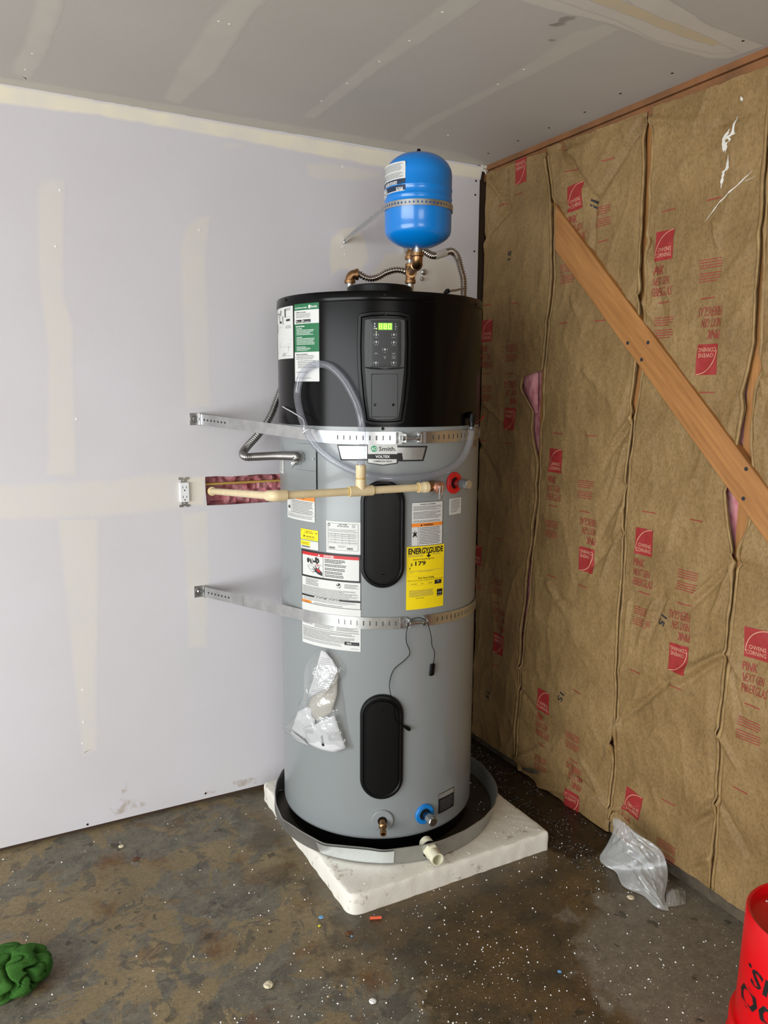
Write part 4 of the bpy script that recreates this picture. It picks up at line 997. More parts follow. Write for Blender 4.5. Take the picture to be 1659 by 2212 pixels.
# tap and scalded hand
s.disc(.145, .105, .0055, 'ink_black', 3, .0082); s.disc(.30, .083, .0052, 'ink_black', 3, .0070)
for x, y in ((.185, .10), (.335, .085), (.20, .12), (.345, .10)): s.disc(x, y, .0028, 'ink_black', 3, .0055)
s.poly(((.21, .10), (.30, .098), (.335, .108), (.335, .130), (.305, .130), (.30, .118), (.21, .120)), 'ink_black', 3, .004); s.disc(.225, .11, .0035, 'ink_black', 4, .0085); s.disc(.225, .11, .0018, 'label_white', 5, .0060)
for x in (.31, .325): s.rect(x, .132, x+.005, .160, 'ink_red', 3)
for y in (.137, .145): s.rect(.28, y, .37, y+.0025, 'ink_red', 3)
s.poly(((.12, .153), (.41, .130), (.41, .1325), (.12, .1555)), 'ink_grey', 3); s.poly(((.14, .168), (.41, .142), (.41, .1445), (.14, .1705)), 'ink_grey', 3); s.poly(((.14, .168), (.25, .235), (.245, .237), (.132, .170)), 'ink_grey', 3)
s.poly(((.275, .185), (.31, .172), (.36, .185), (.41, .215), (.41, .25), (.33, .235), (.28, .21)), 'ink_black', 3, .004)
for a in (((.29, .185), (.24, .163), (.235, .168), (.275, .195)), ((.28, .198), (.215, .185), (.213, .191), (.275, .206)), ((.29, .210), (.235, .212), (.236, .218), (.295, .220)), ((.32, .176), (.275, .15), (.27, .155), (.30, .182)), ((.35, .185), (.36, .155), (.352, .153), (.332, .18))): s.poly(a, 'ink_black', 3, .004)
s.poly(((.30, .186), (.33, .180), (.37, .195), (.38, .215), (.33, .21)), 'ink_red', 4, .004)
s.lines(.09, .295, .34, .365, 6, 'ink_black', 2); s.disc(.67, .328, .0078, 'ink_black', 2); s.poly(((.635, .325), (.665, .338), (.70, .318), (.705, .328), (.67, .352), (.635, .340)), 'label_white', 3, .003); s.disc(.655, .313, .0022, 'label_white', 3); s.lines(.76, .305, .97, .35, 4, 'ink_black', 2)
s.lines(.02, .375, .97, .468, 10, 'ink_black', 2); s.rect(0, .47, 1, .49, 'ink_black', 2); s.text('IMPORTANT / IMPORTANTE', .47, .487, .0040, 'ink_white', 3, 'c', s.W*.42, bold=.02)
s.rect(0, .285, .006, .56, 'ink_black', 2); s.rect(.994, .285, 1, .56, 'ink_black', 2); s.lines(.03, .495, .95, .525, 3, 'ink_grey', 2); s.rect(0, .556, 1, .561, 'ink_black', 2); s.rect(0, .530, .20, .556, 'ink_orange', 2); s.text('WARNING', .10, .549, .0032, 'ink_black', 3, 'c'); s.lines(.25, .535, .75, .552, 1, 'ink_grey', 2)
s.rect(.015, .68, .20, .705, 'ink_orange', 2); s.text('WARNING', .105, .699, .0032, 'ink_black', 3, 'c')
s.lines(.02, .71, .23, .785, 8, 'ink_black', 2); s.lines(.26, .69, .60, .80, 10, 'ink_black', 2); s.lines(.64, .715, .97, .80, 8, 'ink_black', 2); s.rect(.01, .812, .98, .816, 'ink_black', 2)
s.lines(.02, .825, .92, .93, 8, 'ink_black', 2, ragged=.5); s.rect(.76, .905, .98, .94, 'ink_black', 2); s.text('ALUS', .83, .929, .0044, 'ink_white', 3, 'c', bold=.03); s.lines(.88, .912, .97, .933, 1, 'ink_grey', 3); s.lines(.02, .935, .72, .965, 2, 'ink_grey', 2); s.lines(.86, .97, .97, .98, 1, 'ink_grey', 2); s.done()
# relief valve label
s = sheet('relief_valve_label', 888, 1084, 955, 1178, label='white relief valve label with orange warning band'); s.frame(0, 0, 1, 1, 'ink_black', .0010)
s.text('T&P RELIEF VALVE OPENING', .5, .065, .0036, 'ink_black', 2, 'c', s.W*.5, bold=.02); s.lines(.06, .085, .95, .19, 4, 'ink_black'); s.lines(.06, .21, .95, .38, 6, 'ink_black'); s.lines(.06, .41, .92, .46, 2, 'ink_black')
s.rect(.01, .475, .99, .56, 'ink_orange', 1); s.text('WARNING', .52, .545, .0062, 'ink_black', 2, 'c', s.W*.32, bold=.03); s.poly(((.27, .545), (.34, .545), (.305, .495)), 'ink_black', 2, .003); s.rect(.2, .56, .208, .995, 'ink_black')
s.lines(.24, .57, .93, .97, 11, 'ink_black'); s.poly(((.04, .80), (.07, .72), (.03, .66), (.09, .70), (.10, .62), (.125, .70), (.18, .66), (.15, .73), (.18, .80), (.12, .76)), 'ink_black', 2, .003); s.done()
# energy guide
s = sheet('energy_label', 877.5, 1179, 957.5, 1314, 'ink_yellow', .001, label='yellow energy guide label reading 179 dollars')
s.text('ENERGYGUIDE', .5, .115, .0165, 'ink_black', 2, 'c', s.W*.92, bold=.035); s.poly(((.535, .10), (.575, .10), (.575, .155), (.62, .15), (.555, .19), (.49, .15), (.535, .155)), 'ink_black', 2, .004)
s.lines(.05, .02, .95, .032, 1, 'ink_grey', word=.01); s.lines(.04, .125, .42, .165, 3, 'ink_grey'); s.lines(.65, .13, .9, .15, 2, 'ink_grey'); s.text('Estimated Yearly Energy Cost', .43, .215, .0046, 'ink_black', 2, 'c', s.W*.55, bold=.01)
s.text('$', .10, .30, .0085, 'ink_black', 2, 'l', bold=.02); s.text('179', .21, .30, .0125, 'ink_black', 2, 'l', s.W*.27, bold=.025); s.poly(((.065, .335), (.10, .325), (.075, .365)), 'ink_black', 2, .003)
s.rect(.06, .385, .93, .389, 'ink_grey'); s.frame(.03, .20, .96, .475, 'cpvc_glue', .0005, 1); s.lines(.3, .395, .72, .41, 1, 'ink_grey'); s.lines(.08, .40, .16, .415, 1, 'ink_grey'); s.text('First Hour Rating', .5, .515, .0050, 'ink_black', 2, 'c', s.W*.42, bold=.02); s.text('(How much hot water you get in the first hour of use)', .5, .545, .0036, 'ink_black', 2, 'c', s.W*.94)
s.frame(.06, .565, .93, .62, 'cpvc_glue', .0006, 1); s.text('very small', .18, .60, .0034, 'ink_black'); s.text('low', .40, .60, .0034, 'ink_black'); s.text('medium', .61, .60, .0034, 'ink_black'); s.rect(.73, .56, .93, .625, 'ink_black', 2); s.text('high', .83, .585, .0034, 'ink_white', 3); s.lines(.77, .60, .9, .612, 1, 'ink_grey', 3)
s.lines(.07, .69, .72, .80, 6, 'ink_grey'); s.rect(.80, .715, .965, .825, 'ink_black', 2); s.text('energy', .8825, .775, .0040, 'ink_white', 3, 'c', s.W*.12, shear=.2); s.text('ENERGY STAR', .8825, .815, .0022, 'ink_white', 3, 'c', s.W*.13); s.text('ftc.gov/energy', .34, .828, .0034, 'ink_black'); s.done()
# small ones
s = sheet('small_notice', 970, 1076, 995, 1110.5, label='small white notice sticker under the red-ringed port'); s.lines(.1, .06, .9, .66, 9, 'ink_grey', fill=.4); s.lines(.1, .68, .7, .88, 3, 'ink_grey', fill=.4); s.done()
s = sheet('side_barcode_label', 602.5, 991, 613.5, 1021, label='narrow white barcode sticker at the left edge'); s.lines(.15, .08, .9, .95, 9, 'ink_grey', fill=.4, word=.02); s.done()
s = sheet('edge_label', 1019, 938, 1031, 966, 'label_silver', label='narrow sticker at the right edge'); s.lines(.1, .05, .9, .95, 7, 'ink_black', word=.03); s.done()
s = sheet('serial_plate', 946.5, 1708.5, 979.5, 1750, 'ink_black', .002, label='black data sticker low on the tank'); s.rect(.0, .02, .96, .24, 'label_silver'); s.lines(.1, .34, .9, .92, 6, 'ink_grey', word=.012); s.done()

# junction box cover on the left of the jacket
jt, jz = cyl(684, 960); jt0, _ = cyl(634, 962); zb_ = cyl(684, 1060)[1]
jS = cmap(jt0, zb_); jw = (jt-jt0)*R; jh = jz-zb_
jo = dens(rpoly([(0, 0), (jw, 0), (jw, jh), (0, jh)], [.002, .002, .022, .03], 6), .01)
jb = build('junction_cover', plate(MB(), jo, jS, [(0, 0), (0, .003), (.001, .0038)], 4), 'tank_grey', heater, ang=35)
build('gap', plate(MB(), dens([Vector((jw, 0)), Vector((jw+.0022, 0)), Vector((jw+.0022, jh-.02)), Vector((jw, jh-.02))], .01), jS, [(0, .001), (0, .0036)], 2), 'black_gloss', jb)
zl = cyl(670, 1017)[1]-zb_; build('gap', plate(MB(), dens([Vector((.02, zl)), Vector((jw, zl)), Vector((jw, zl+.001)), Vector((.02, zl+.001))], .01), jS, [(0, .0040)], 2), 'ink_grey', jb)
screw_at(680, 991, .004, .003, 'zinc', jb)

# side ports
def port(px, py, ring_m, nip_m, ring_r, ring_in, L, nr, hexf=True, lab=None, nm='port'):
    th, z = cyl(px, py); n_ = Vector((math.cos(th), math.sin(th), 0)); o_ = cp(th, z, R)
    rg = build(nm+'_ring', MB().lathe([(ring_r, 0), (ring_r, .004), (ring_r*.92, .007), (ring_in+.002, .007), (ring_in, .003), (ring_in, .001), (.001, .001)], o_, n_, 32), ring_m, heater, ang=40, label=lab)
    build('recess_shade', MB().lathe([(ring_in, .0012), (ring_in, .0020), (.001, .0021)], o_, n_, 24), 'dark', rg)  # black disc around the nipple, paints in the shade of the recess
    build('nipple', MB().lathe([(nr, 0), (nr, L*.45), (nr*1.02, L*.46)], o_, n_, 24), nip_m, rg)
    if hexf: build('hex_cap', MB().lathe([(nr*1.06, L*.45), (nr*1.22, L*.5), (nr*1.22, L*.97), (nr*1.08, L), (.001, L)], o_, n_, 8), nip_m, rg, False)
    return o_, n_, rg
port(980, 1043, 'red_ring', 'zinc', .034, .017, .062, .0125, lab='red ring around the capped hot port')
port(916.5, 1757.5, 'blue_ring', 'zinc', .034, .019, .058, .0130, lab='blue ring around the capped cold port')
o_, n_, rg = port(826, 1771.5, 'tank_grey', 'brass', .036, .014, .03, .009, False, lab='round grey plate around the drain valve', nm='drain')
dn = (n_+Vector((0, 0, -.28))).normalized()
build('drain_spigot', MB().lathe([(.010, 0), (.010, .014), (.0125, .015), (.0125, .022), (.009, .026), (.009, .040), (.0105, .041), (.0105, .050), (.0065, .050), (.0065, .03), (.001, .03)], o_+n_*.01, dn, 20, cap=False), 'brass', rg)

# ================================================================== TOP PIPEWORK
def elbow(p, d1, d2, r, rb):
    """90 degree elbow centred at p; opens along d1 and d2"""
    d1 = d1.normalized(); d2 = d2.normalized(); path = []
    for k in range(13):
        t = PI/2*k/12; c_ = p+(d1+d2)*rb; path.append(c_-d2*rb*math.cos(t)*1.0-d1*rb*math.sin(t) if False else c_-(d2*math.cos(t)+d1*math.sin(t))*rb)
    path = [path[0]+d1*.010]+path+[path[-1]+d2*.010]
    mb = MB(); mb.tube(path, r, 18)
    for e, d in ((path[0], d1), (path[-1], d2)): mb.lathe([(r*1.0, -.010), (r*1.18, -.008), (r*1.18, .002), (r*.8, .003)], e, d, 20)
    return mb
DP = 2.66
# left (cold) stub with elbow and corrugated connector
stubp = atd(756, 627, DP+.06); elp = atd(757, 596, DP+.06)
pipes = thing('cold_connector', (stubp.x, stubp.y, ZT), 'brass elbow and ribbed steel connector on the left of the heater top', 'pipe')
build('nipple', MB().lathe([(.0125, 0), (.0125, elp.z-ZT-.015)], Vector((stubp.x, stubp.y, ZT)), seg=18), 'galv', pipes)
rv = (atd(800, 600, DP+.05)-atd(760, 600, DP+.05)).normalized(); rv.z = 0; rv.normalize()
build('elbow', elbow(Vector((stubp.x, stubp.y, elp.z+.004)), Vector((0, 0, -1)), rv, .0165, .018), 'brass', pipes)
path = [Vector((stubp.x, stubp.y, elp.z+.004))+rv*.018]+[atd(x, y, d) for x, y, d in ((776, 592, DP+.05), (788, 599, DP+.05), (802, 602, DP+.05), (818, 598, DP+.04), (834, 589, DP+.03), (852, 583.5, DP+.02), (868, 584, DP+.02), (880, 588, DP+.03))]
pp, rr = flex(path, .0098, .0024, .0082); build('flex_hose', MB().tube(pp, rr, 16), 'steel_flex', pipes, ang=180)
build('hose_nut', MB().lathe([(.013, 0), (.013, .016), (.011, .018)], path[0], rv, 6), 'steel_flex', pipes, False)
# riser with tee
rb = atd(886, 630, DP+.02); zt_ = atd(886, 612, DP+.02).z
riser = thing('brass_riser', (rb.x, rb.y, ZT), 'brass tee riser below the blue expansion tank', 'pipe')
z_t = atd(886, 592, DP+.02).z; z_el = atd(886, 551, DP+.02).z
X = Vector((rb.x, rb.y, 0))
build('nipple', MB().lathe([(.012, ZT), (.012, z_el)], X, seg=18), 'galv', riser)
tmb = MB().lathe([(.0145, z_t-.034), (.0185, z_t-.032), (.0185, z_t-.022), (.0165, z_t-.02), (.0165, z_t+.02), (.0185, z_t+.022), (.0185, z_t+.032), (.0145, z_t+.034)], X, seg=22)
ET = atd(902, 545, 2.45)     # expansion tank axis
dvn = Vector((ET.x-rb.x, ET.y-rb.y, 0)); Ld = dvn.length; dvn.normalize()
tmb.lathe([(.0165, 0), (.0165, .022), (.0185, .024), (.0185, .034), (.013, .035)], Vector((rb.x, rb.y, z_t)), dvn, 22); build('tee', tmb, 'brass', riser)
build('branch_nipple', MB().lathe([(.0115, .03), (.0115, Ld-.03)], Vector((rb.x, rb.y, z_t)), dvn, 18), 'brass', riser)
build('tank_elbow', elbow(Vector((ET.x, ET.y, z_t)), -dvn, Vector((0, 0, 1)), .0165, .020), 'brass', riser)
rv2 = (atd(960, 551, DP)-atd(886, 551, DP)); rv2.z = 0; rv2.normalize()
build('top_elbow', elbow(Vector((rb.x, rb.y, z_el+.012)), Vector((0, 0, -1)), rv2, .0165, .018), 'brass', riser)
# right connector
p0 = Vector((rb.x, rb.y, z_el+.012))+rv2*.022
hot = thing('hot_connector', (on(1001, 640, 1, -.10).x, -.10, ZT), 'ribbed steel connector arching over the right rear of the heater', 'pipe')
path = [p0, p0+rv2*.02]+[atd(x, y, d) for x, y, d in ((935, 552, DP+.03), (955, 548, DP+.06), (975, 543, DP+.10), (988, 556, DP+.13), (995, 580, DP+.15), (1001, 605, DP+.16), (1001, 640, DP+.17), (1000, 660, DP+.17))]
pp, rr = flex(path, .0105, .0025, .0082); build('flex_hose', MB().tube(pp, rr, 16), 'steel_flex', hot, ang=180)
build('hose_nut', MB().lathe([(.0135, 0), (.0135, .018), (.011, .02)], p0, rv2, 6), 'steel_flex', hot, False)
cpp = catmull(path, .004); a = min(range(len(cpp)), key=lambda i: (cpp[i]-atd(950, 549, DP+.05)).length)
build('tag_sleeve', MB().tube(cpp[a-7:a+8], .0135, 16), 'label_white', hot)
cable = [atd(970, 632, 2.5), atd(974, 628, 2.52), atd(984, 627, 2.55), atd(996, 624, 2.6), atd(1006, 622, 2.8)]
cb = thing('power_cable', (cable[0].x, cable[0].y, ZT), 'short grey cable with black plug on the right rear of the heater top', 'cable')
build('lead', MB().tube(catmull(cable, .006), .0036, 8), 'galv_dull', cb)
build('plug', MB().tube([atd(959, 634, 2.5), atd(966, 629, 2.5), atd(971, 627, 2.5)], [.004, .008, .006], 10), 'black_plastic', cb)

# expansion tank
D_T = 2.45; TR = .1045
tz1 = atd(902, 537, D_T).z; tz0 = atd(899, 344, D_T).z; H_T = tz0-tz1
tank = thing('expansion_tank', (ET.x, ET.y, tz1), 'glossy blue expansion tank strapped above the water heater', 'expansion tank')
pr = [(.012, 0)]+[(TR*k/10, .040*(k/10)**2.6) for k in range(2, 10)]+[(TR*.965, .039), (TR*.99, .047), (TR, .058)]
for zz in (.43, .50, .60): pr += [(TR, H_T*zz), (TR+.0012, H_T*zz+.0015), (TR+.0012, H_T*zz+.005), (TR, H_T*zz+.0065)]
pr += [(TR, H_T-.068), (TR*.993, H_T-.057), (TR*.972, H_T-.0475)]+[(TR*k/10, H_T-.048*(k/10)**3.6) for k in range(9, 0, -1)]+[(.001, H_T)]
build('shell', MB().lathe(pr, Vector((ET.x, ET.y, tz1)), seg=96), 'blue_tank', tank, ang=60)
build('air_valve_cap', MB().lathe([(.0065, 0), (.0065, .012), (.005, .018), (.001, .019)], Vector((ET.x, ET.y, tz0-.001)), seg=16), 'black_plastic', tank)
build('nipple', MB().lathe([(.0125, -.016), (.0125, .004), (.016, .006)], Vector((ET.x, ET.y, tz1)), seg=18), 'galv', tank)
def tcyl(px, py): return cyl(px, py, TR, ET.x, ET.y)
ta_, tz_t = tcyl(829, 372); tb_, _z = tcyl(876, 372); zt1 = tcyl(858, 350)[1]; zt2 = tcyl(858, 414)[1]
tS = lambda u, v, h: Vector((ET.x+(TR+.0006+h)*math.cos(ta_-.35+u/TR), ET.y+(TR+.0006+h)*math.sin(ta_-.35+u/TR), zt2+v))
s = Sheet('label', tank, tS, (tb_-ta_+.35)*TR, zt1-zt2, rad=.006, label='white and navy upside-down label')
s.rect(.0, .58, 1, .97, 'ink_navy'); s.lines(.06, .05, .95, .30, 6, 'ink_grey', word=.008); s.lines(.06, .34, .95, .54, 5, 'ink_grey', word=.008)
s.text('PFXT5', .87, .86, .0085, 'ink_white', 2, 'c', .024, rot=PI, bold=.03)
for y, t in ((.66, 'Water Heater Safety Tank'), (.74, 'Tanque de seguridad'), (.70, 'Cuve de securite')): s.text(t, .62, y-.03, .0044, 'ink_white', 2, 'c', .062, rot=PI, bold=.015)
s.done()
s2o = [Vector((.022*math.cos(a*PI/16), .015*math.sin(a*PI/16))) for a in range(32)]
tc3, zc3 = tcyl(833, 421); tS3 = lambda u, v, h: Vector((ET.x+(TR+.0012+h)*math.cos(tc3-.02+u/TR), ET.y+(TR+.0012+h)*math.sin(tc3-.02+u/TR), zc3+v))
lg = build('badge', plate(MB(), s2o, tS3, [(0, 0), (0, .0005)], 3), 'label_white', tank)
mb = MB(); plate(mb, [p_*.8 for p_ in s2o], tS3, [(0, .0008)], 2); build('print', mb, 'ink_navy', lg); mb = MB(); plate(mb, [p_*.7 for p_ in s2o], tS3, [(0, .0010)], 2); build('print', mb, 'label_white', lg)
mb = MB(); put_text(mb, 'ProFlo', tS3, 0, .003, .008, .0013, 'c', .022, rot=PI, shear=.2); build('print', mb, 'ink_navy', lg, False)

# generic ribbon with rectangular holes
def ribbon(cols, hw, hv, holes):
    """cols: list of (pos, up) ; holes: set of column intervals left open in the middle row"""
    mb = MB(); n = len(cols)
    for p, u in cols:
        for v in (-hw, -hv, hv, hw): mb.v.append(p+u*v)
    for i in range(n-1):
        for j in range(3):
            if j == 1 and i in holes: continue
            a = i*4+j; mb.f.append((a, a+4, a+5, a+1))
    return mb
def arc_cols(P, slots, sw, step=.0045):
    """P dense path; slots: arc-length positions of slot centres"""
    d = [0]
    for a, b_ in zip(P, P[1:]): d.append(d[-1]+(b_-a).length)
    def at(s):
        j = 0
        lo, hi = 0, len(d)-1
        while hi-lo > 1:
            m_ = (lo+hi)//2
            if d[m_] <= s: lo = m_
            else: hi = m_
        t = (s-d[lo])/max(1e-9, d[hi]-d[lo]); return P[lo].lerp(P[hi], t)
    ss = set(round(k*step, 5) for k in range(int(d[-1]/step)+1)); ss.add(round(d[-1], 5))
    ss = [x for x in ss if not any(abs(x-c_) < sw*.5+.0015 for c_ in slots)]
    for c_ in slots: ss += [c_-sw/2, c_+sw/2]
    ss.sort(); cols = [(at(x), Vector((0, 0, 1))) for x in ss]
    holes = set(i for i in range(len(ss)-1) if any(abs((ss[i]+ss[i+1])/2-c_) < sw*.45 for c_ in slots))
    return cols, holes, d[-1]
# expansion tank strap
wp_ = on(744, 520, 1, -.004)
strap_z = tcyl(899, 436)[1]
ts = thing('tank_strap', (wp_.x, 0, wp_.z), 'perforated galvanised strap tying the blue tank to the wall', 'strap')
def tangent(Pw, cx_, cy_, rad, side):
    d = Vector((cx_-Pw.x, cy_-Pw.y)); L = d.length; a = math.atan2(d.y, d.x); b_ = math.acos(rad/L)
    return a+PI+side*b_
tr_ = TR+.0035
tg = tangent(wp_, ET.x, ET.y, tr_, 1)
tg = tg % (2*PI)
P = []
z_w = wp_.z
ptg = Vector((ET.x+tr_*math.cos(tg), ET.y+tr_*math.sin(tg), strap_z))
for k in range(30): P.append(wp_.lerp(ptg, k/30))
th_end = tg+PI*1.25
for k in range(80):
    t = tg+(th_end-tg)*k/79; P.append(Vector((ET.x+tr_*math.cos(t), ET.y+tr_*math.sin(t), strap_z)))
e1 = Vector((-.35, -.004, 2.08)); 
for k in range(1, 20): P.append(P[109].lerp(e1, k/19) if k > 0 else P[-1])
Ltot = sum((b_-a).length for a, b_ in zip(P, P[1:]))
sl = [x*.0125+.01 for x in range(int((Ltot-.02)/.0125))]
c_, h_, _ = arc_cols(P, sl, .005, .006); build('band', ribbon(c_, .0090, .0026, h_), 'galv', ts, False, solid=.0008)
build('screw', MB().lathe([(.007, 0), (.007, .004), (.005, .006), (.001, .006)], wp_+Vector((.0, -.002, -.004)), Vector((0, -1, 0)), 8), 'zinc', ts, False)
# wall valve remnants behind the pipes
for q, r in (((914, 588), .012), ((910, 603), .008)):
    p = on(*q, 1, 0); o = build('pipe_stub', MB().lathe([(r, 0), (r, .008), (r*.6, .012), (.001, .012)], p, Vector((0, -1, 0)), 16), 'galv', wall_left)

# ================================================================== SEISMIC STRAPS
def seismic(name, plate_px, zf_px, bolt_px, lab, endpx):
    pw = on(*plate_px, 1, -.006); zf = cyl(*zf_px)[1]; rr_ = R+.0035
    root = thing(name, (pw.x, 0, pw.z), lab, 'strap', 'seismic straps around the tank')
    tg = tangent(pw, HX, HY, rr_, 1) % (2*PI)
    P = []; T0 = Vector((HX+rr_*math.cos(tg), HY+rr_*math.sin(tg), 0)); Lw = (Vector((pw.x, pw.y, 0))-T0).length
    pw0 = pw+Vector((.012, -.006, 0))
    thB = cyl(bolt_px[0], bolt_px[1])[0]; thC = cyl(bolt_px[2], bolt_px[3])[0]; thE = thC+1.35
    T1 = Vector((T0.x, T0.y, zf+(pw.z-zf)*.15))
    for k in range(40): P.append(pw0.lerp(T1, k/40))
    for k in range(90):
        t = tg+(thB-tg)*k/89; P.append(cp(t, zf+(T1.z-zf)*max(0, 1-k/30.)**2, rr_))
    Lt = sum((b_-a).length for a, b_ in zip(P, P[1:]))
    small_ = [.03+.019*i for i in range(7)]
    big = [Lw+.10+.0198*i for i in range(40) if Lw+.10+.0198*i < Lt-.02]
    c_, h_, _ = arc_cols(P, big, .0042); build('front_band', ribbon(c_, .0185, .0070, h_), 'galv', root, False, solid=.0012)
    for x in small_:
        q = pw0.lerp(T1, x/(T1-pw0).length); n_ = (T1-pw0).cross(Vector((0, 0, 1))).normalized(); n_ = n_ if n_.y < 0 else -n_
        build('bolt_hole', MB().lathe([(.0035, .0006), (.0035, .0020), (.001, .0020)], q, n_, 10), 'slot_dark', root)
    # overlapping joint line
    q = pw0.lerp(T1, .40)
    build('lap_joint', MB().obox(q+n_*.0016, (T1-pw0).normalized(), n_, Vector((0, 0, 1)), .0016, .0006, .0185), 'galv_dull', root, False)
    # right band
    zr = cyl(*endpx)[1]; P = []
    for k in range(70):
        t = thC+(thE-thC)*k/69; P.append(cp(t, zf+(zr-zf)*min(1, k/40), rr_))
    Lt = sum((b_-a).length for a, b_ in zip(P, P[1:]))
    c_, h_, _ = arc_cols(P, [.045+.0198*i for i in range(30) if .045+.0198*i < Lt-.02], .0040); build('rear_band', ribbon(c_, .0175, .0070, h_), 'galv', root, False, solid=.0012)
    # tail to the open wall
    e = P[-1]; tgt = Vector((-.012, -.05, e.z)); build('tail', ribbon([(e, Vector((0, 0, 1))), (e.lerp(tgt, .5), Vector((0, 0, 1))), (tgt, Vector((0, 0, 1)))], .0175, .004, set()), 'galv', root, False, solid=.0012)
    # wall clip with lag screw
    clip = build('wall_clip', MB().box(pw.x-.020, -.003, pw.z-.021, pw.x+.014, 0, pw.z+.021), 'galv', root, False, bevel=.001)
    build('clip_flange', MB().box(pw.x+.012, -.022, pw.z-.021, pw.x+.015, 0, pw.z+.021), 'galv', clip, False)
    build('washer', MB().lathe([(.013, 0), (.013, .002), (.006, .002)], Vector((pw.x-.003, -.003, pw.z)), Vector((0, -1, 0)), 20), 'zinc', clip)
    build('lag_screw', MB().lathe([(.0065, 0), (.0065, .005), (.005, .006), (.001, .006)], Vector((pw.x-.003, -.005, pw.z)), Vector((0, -1, 0)), 6), 'zinc', clip, False)
    # tension bolt between the band ends
    A_, B_ = cp(thB, zf, R+.022), cp(thC, zf, R+.022); ax = (B_-A_).normalized(); nn = ax.cross(Vector((0, 0, 1))).normalized(); nn = nn if nn.dot(A_-Vector((HX, HY, zf))) > 0 else -nn
    bolt = build('tension_bolt', MB().lathe([(.0036, 0), (.0036, (B_-A_).length)], A_, ax, 14), 'zinc', root)
    build('bolt_head', MB().lathe([(.008, -.004), (.008, .003)], A_, ax, 6), 'zinc', bolt, False)
    build('nut', MB().lathe([(.0085, 0), (.0085, .008)], B_-ax*.018, ax, 6), 'zinc', bolt, False)
    for q, sg in ((A_, 1), (B_, -1)):
        mb = MB(); mb.obox(q+ax*sg*.006-nn*.006, ax, nn, Vector((0, 0, 1)), .0012, .015, .013)
        mb.obox(q+ax*sg*(-.004)-nn*.0195, ax, nn, Vector((0, 0, 1)), .014, .0012, .017); build('bracket', mb, 'galv', root, False, bevel=.0008)
    return root
seismic('seismic_strap', (422, 905.5), (827, 946), (868, 950, 906, 949), 'upper galvanised strap across the black shroud edge, with tension bolt', (1004, 939))
seismic('seismic_strap', (432, 1278), (822, 1346), (876, 1348, 917, 1346), 'lower galvanised strap crossing the bottom of the white danger label', (1004, 1322))

# ================================================================== RELIEF VALVE, DISCHARGE PIPE, HOSE
thv, zv = cyl(924.6, 1047.6); nv = Vector((math.cos(thv), math.sin(thv), 0)); ov = cp(thv, zv, R); lv_ = Vector((math.sin(thv), -math.cos(thv), 0))
rvl = thing('relief_valve', tuple(ov), 'brass relief valve with chrome lever beside the red-ringed port', 'valve')
build('escutcheon', MB().lathe([(.034, 0), (.034, .003), (.030, .004), (.001, .004)], ov, nv, 32), 'tank_grey', rvl)
build('body', MB().lathe([(.013, .0), (.013, .022), (.0175, .023), (.0175, .062), (.015, .064)], ov, nv, 24).lathe([(.014, 0), (.014, .022), (.016, .022), (.016, .028)], ov+nv*.045, lv_, 20), 'brass', rvl)
build('cap', MB().lathe([(.0185, .062), (.0185, .066), (.016, .071), (.006, .074), (.001, .0745)], ov, nv, 28), 'copper_cap', rvl)
lp = ov+nv*.078; ld = (Vector((0, 0, -1))+lv_*.25+nv*.25).normalized()
for sg in (-1, 1): build('lever', MB().tube([lp+Vector((0, 0, .006))-lv_*.004*sg, lp+ld*.018-lv_*.004*sg, lp+ld*.034-lv_*.003*sg], .0022, 8), 'zinc', rvl)
build('lever_tip', MB().tube([lp+ld*.020-lv_*.005, lp+ld*.034], .0036, 8), 'zinc', rvl)
# discharge pipe
p_v = ov+nv*.045
def along(t): return p_v+lv_*t
jn = along(.506)
wallp = on(457, 1061, 1, .01)
dp = thing('discharge_pipe', (jn.x, jn.y, jn.z), 'cream plastic discharge pipe running from the relief valve into the wall', 'pipe')
PRr = .0112; tm = .2465
build('pipe_run', MB().tube([along(.055), along(tm-.03)], PRr, 20), 'cpvc', dp); build('pipe_run', MB().tube([along(tm+.03), jn], PRr, 20), 'cpvc', dp)
build('adapter', MB().lathe([(.0135, .026), (.0165, .027), (.0165, .033), (.0145, .034), (.0165, .036), (.0165, .041), (.0150, .043), (.0150, .060), (.0120, .061)], p_v, lv_, 24), 'cpvc', dp)
build('glue_ring', MB().lathe([(.0128, .0605), (.0128, .0635)], p_v, lv_, 24), 'cpvc_glue', dp)
tee = MB().lathe([(.0135, tm-.038), (.0150, tm-.037), (.0150, tm+.037), (.0135, tm+.038)], p_v, lv_, 24).lathe([(.0148, 0), (.0148, .034), (.0130, .035)], along(tm), Vector((0, 0, 1)), 24)
build('tee', tee, 'cpvc', dp)
for t in (tm-.039, tm+.0385): build('glue_ring', MB().lathe([(.0128, t-.0012), (.0128, t+.0022)], p_v, lv_, 24), 'cpvc_glue', dp)
build('glue_ring', MB().lathe([(.0128, .0345), (.0128, .038)], along(tm), Vector((0, 0, 1)), 24), 'cpvc_glue', dp)
build('hose_adapter', MB().lathe([(.0138, .038), (.0145, .039), (.0145, .074), (.0115, .075), (.0105, .06), (.001, .06)], along(tm), Vector((0, 0, 1)), 24, cap=False), 'cpvc', dp)
d2 = (wallp-jn).normalized()
build('pipe_run', MB().tube([jn, wallp+d2*.02], PRr, 20), 'cpvc', dp)
build('elbow_coupling', MB().tube(catmull([jn-lv_*.036, jn-lv_*.02, jn-lv_*.004+d2*.002, jn+d2*.022, jn+d2*.045], .004), .0155, 22), 'cpvc', dp)
build('wall_elbow', MB().lathe([(.0120, 0), (.0158, .001), (.0158, .03), (.013, .032)], wallp-d2*.014, d2, 22), 'cpvc', dp)
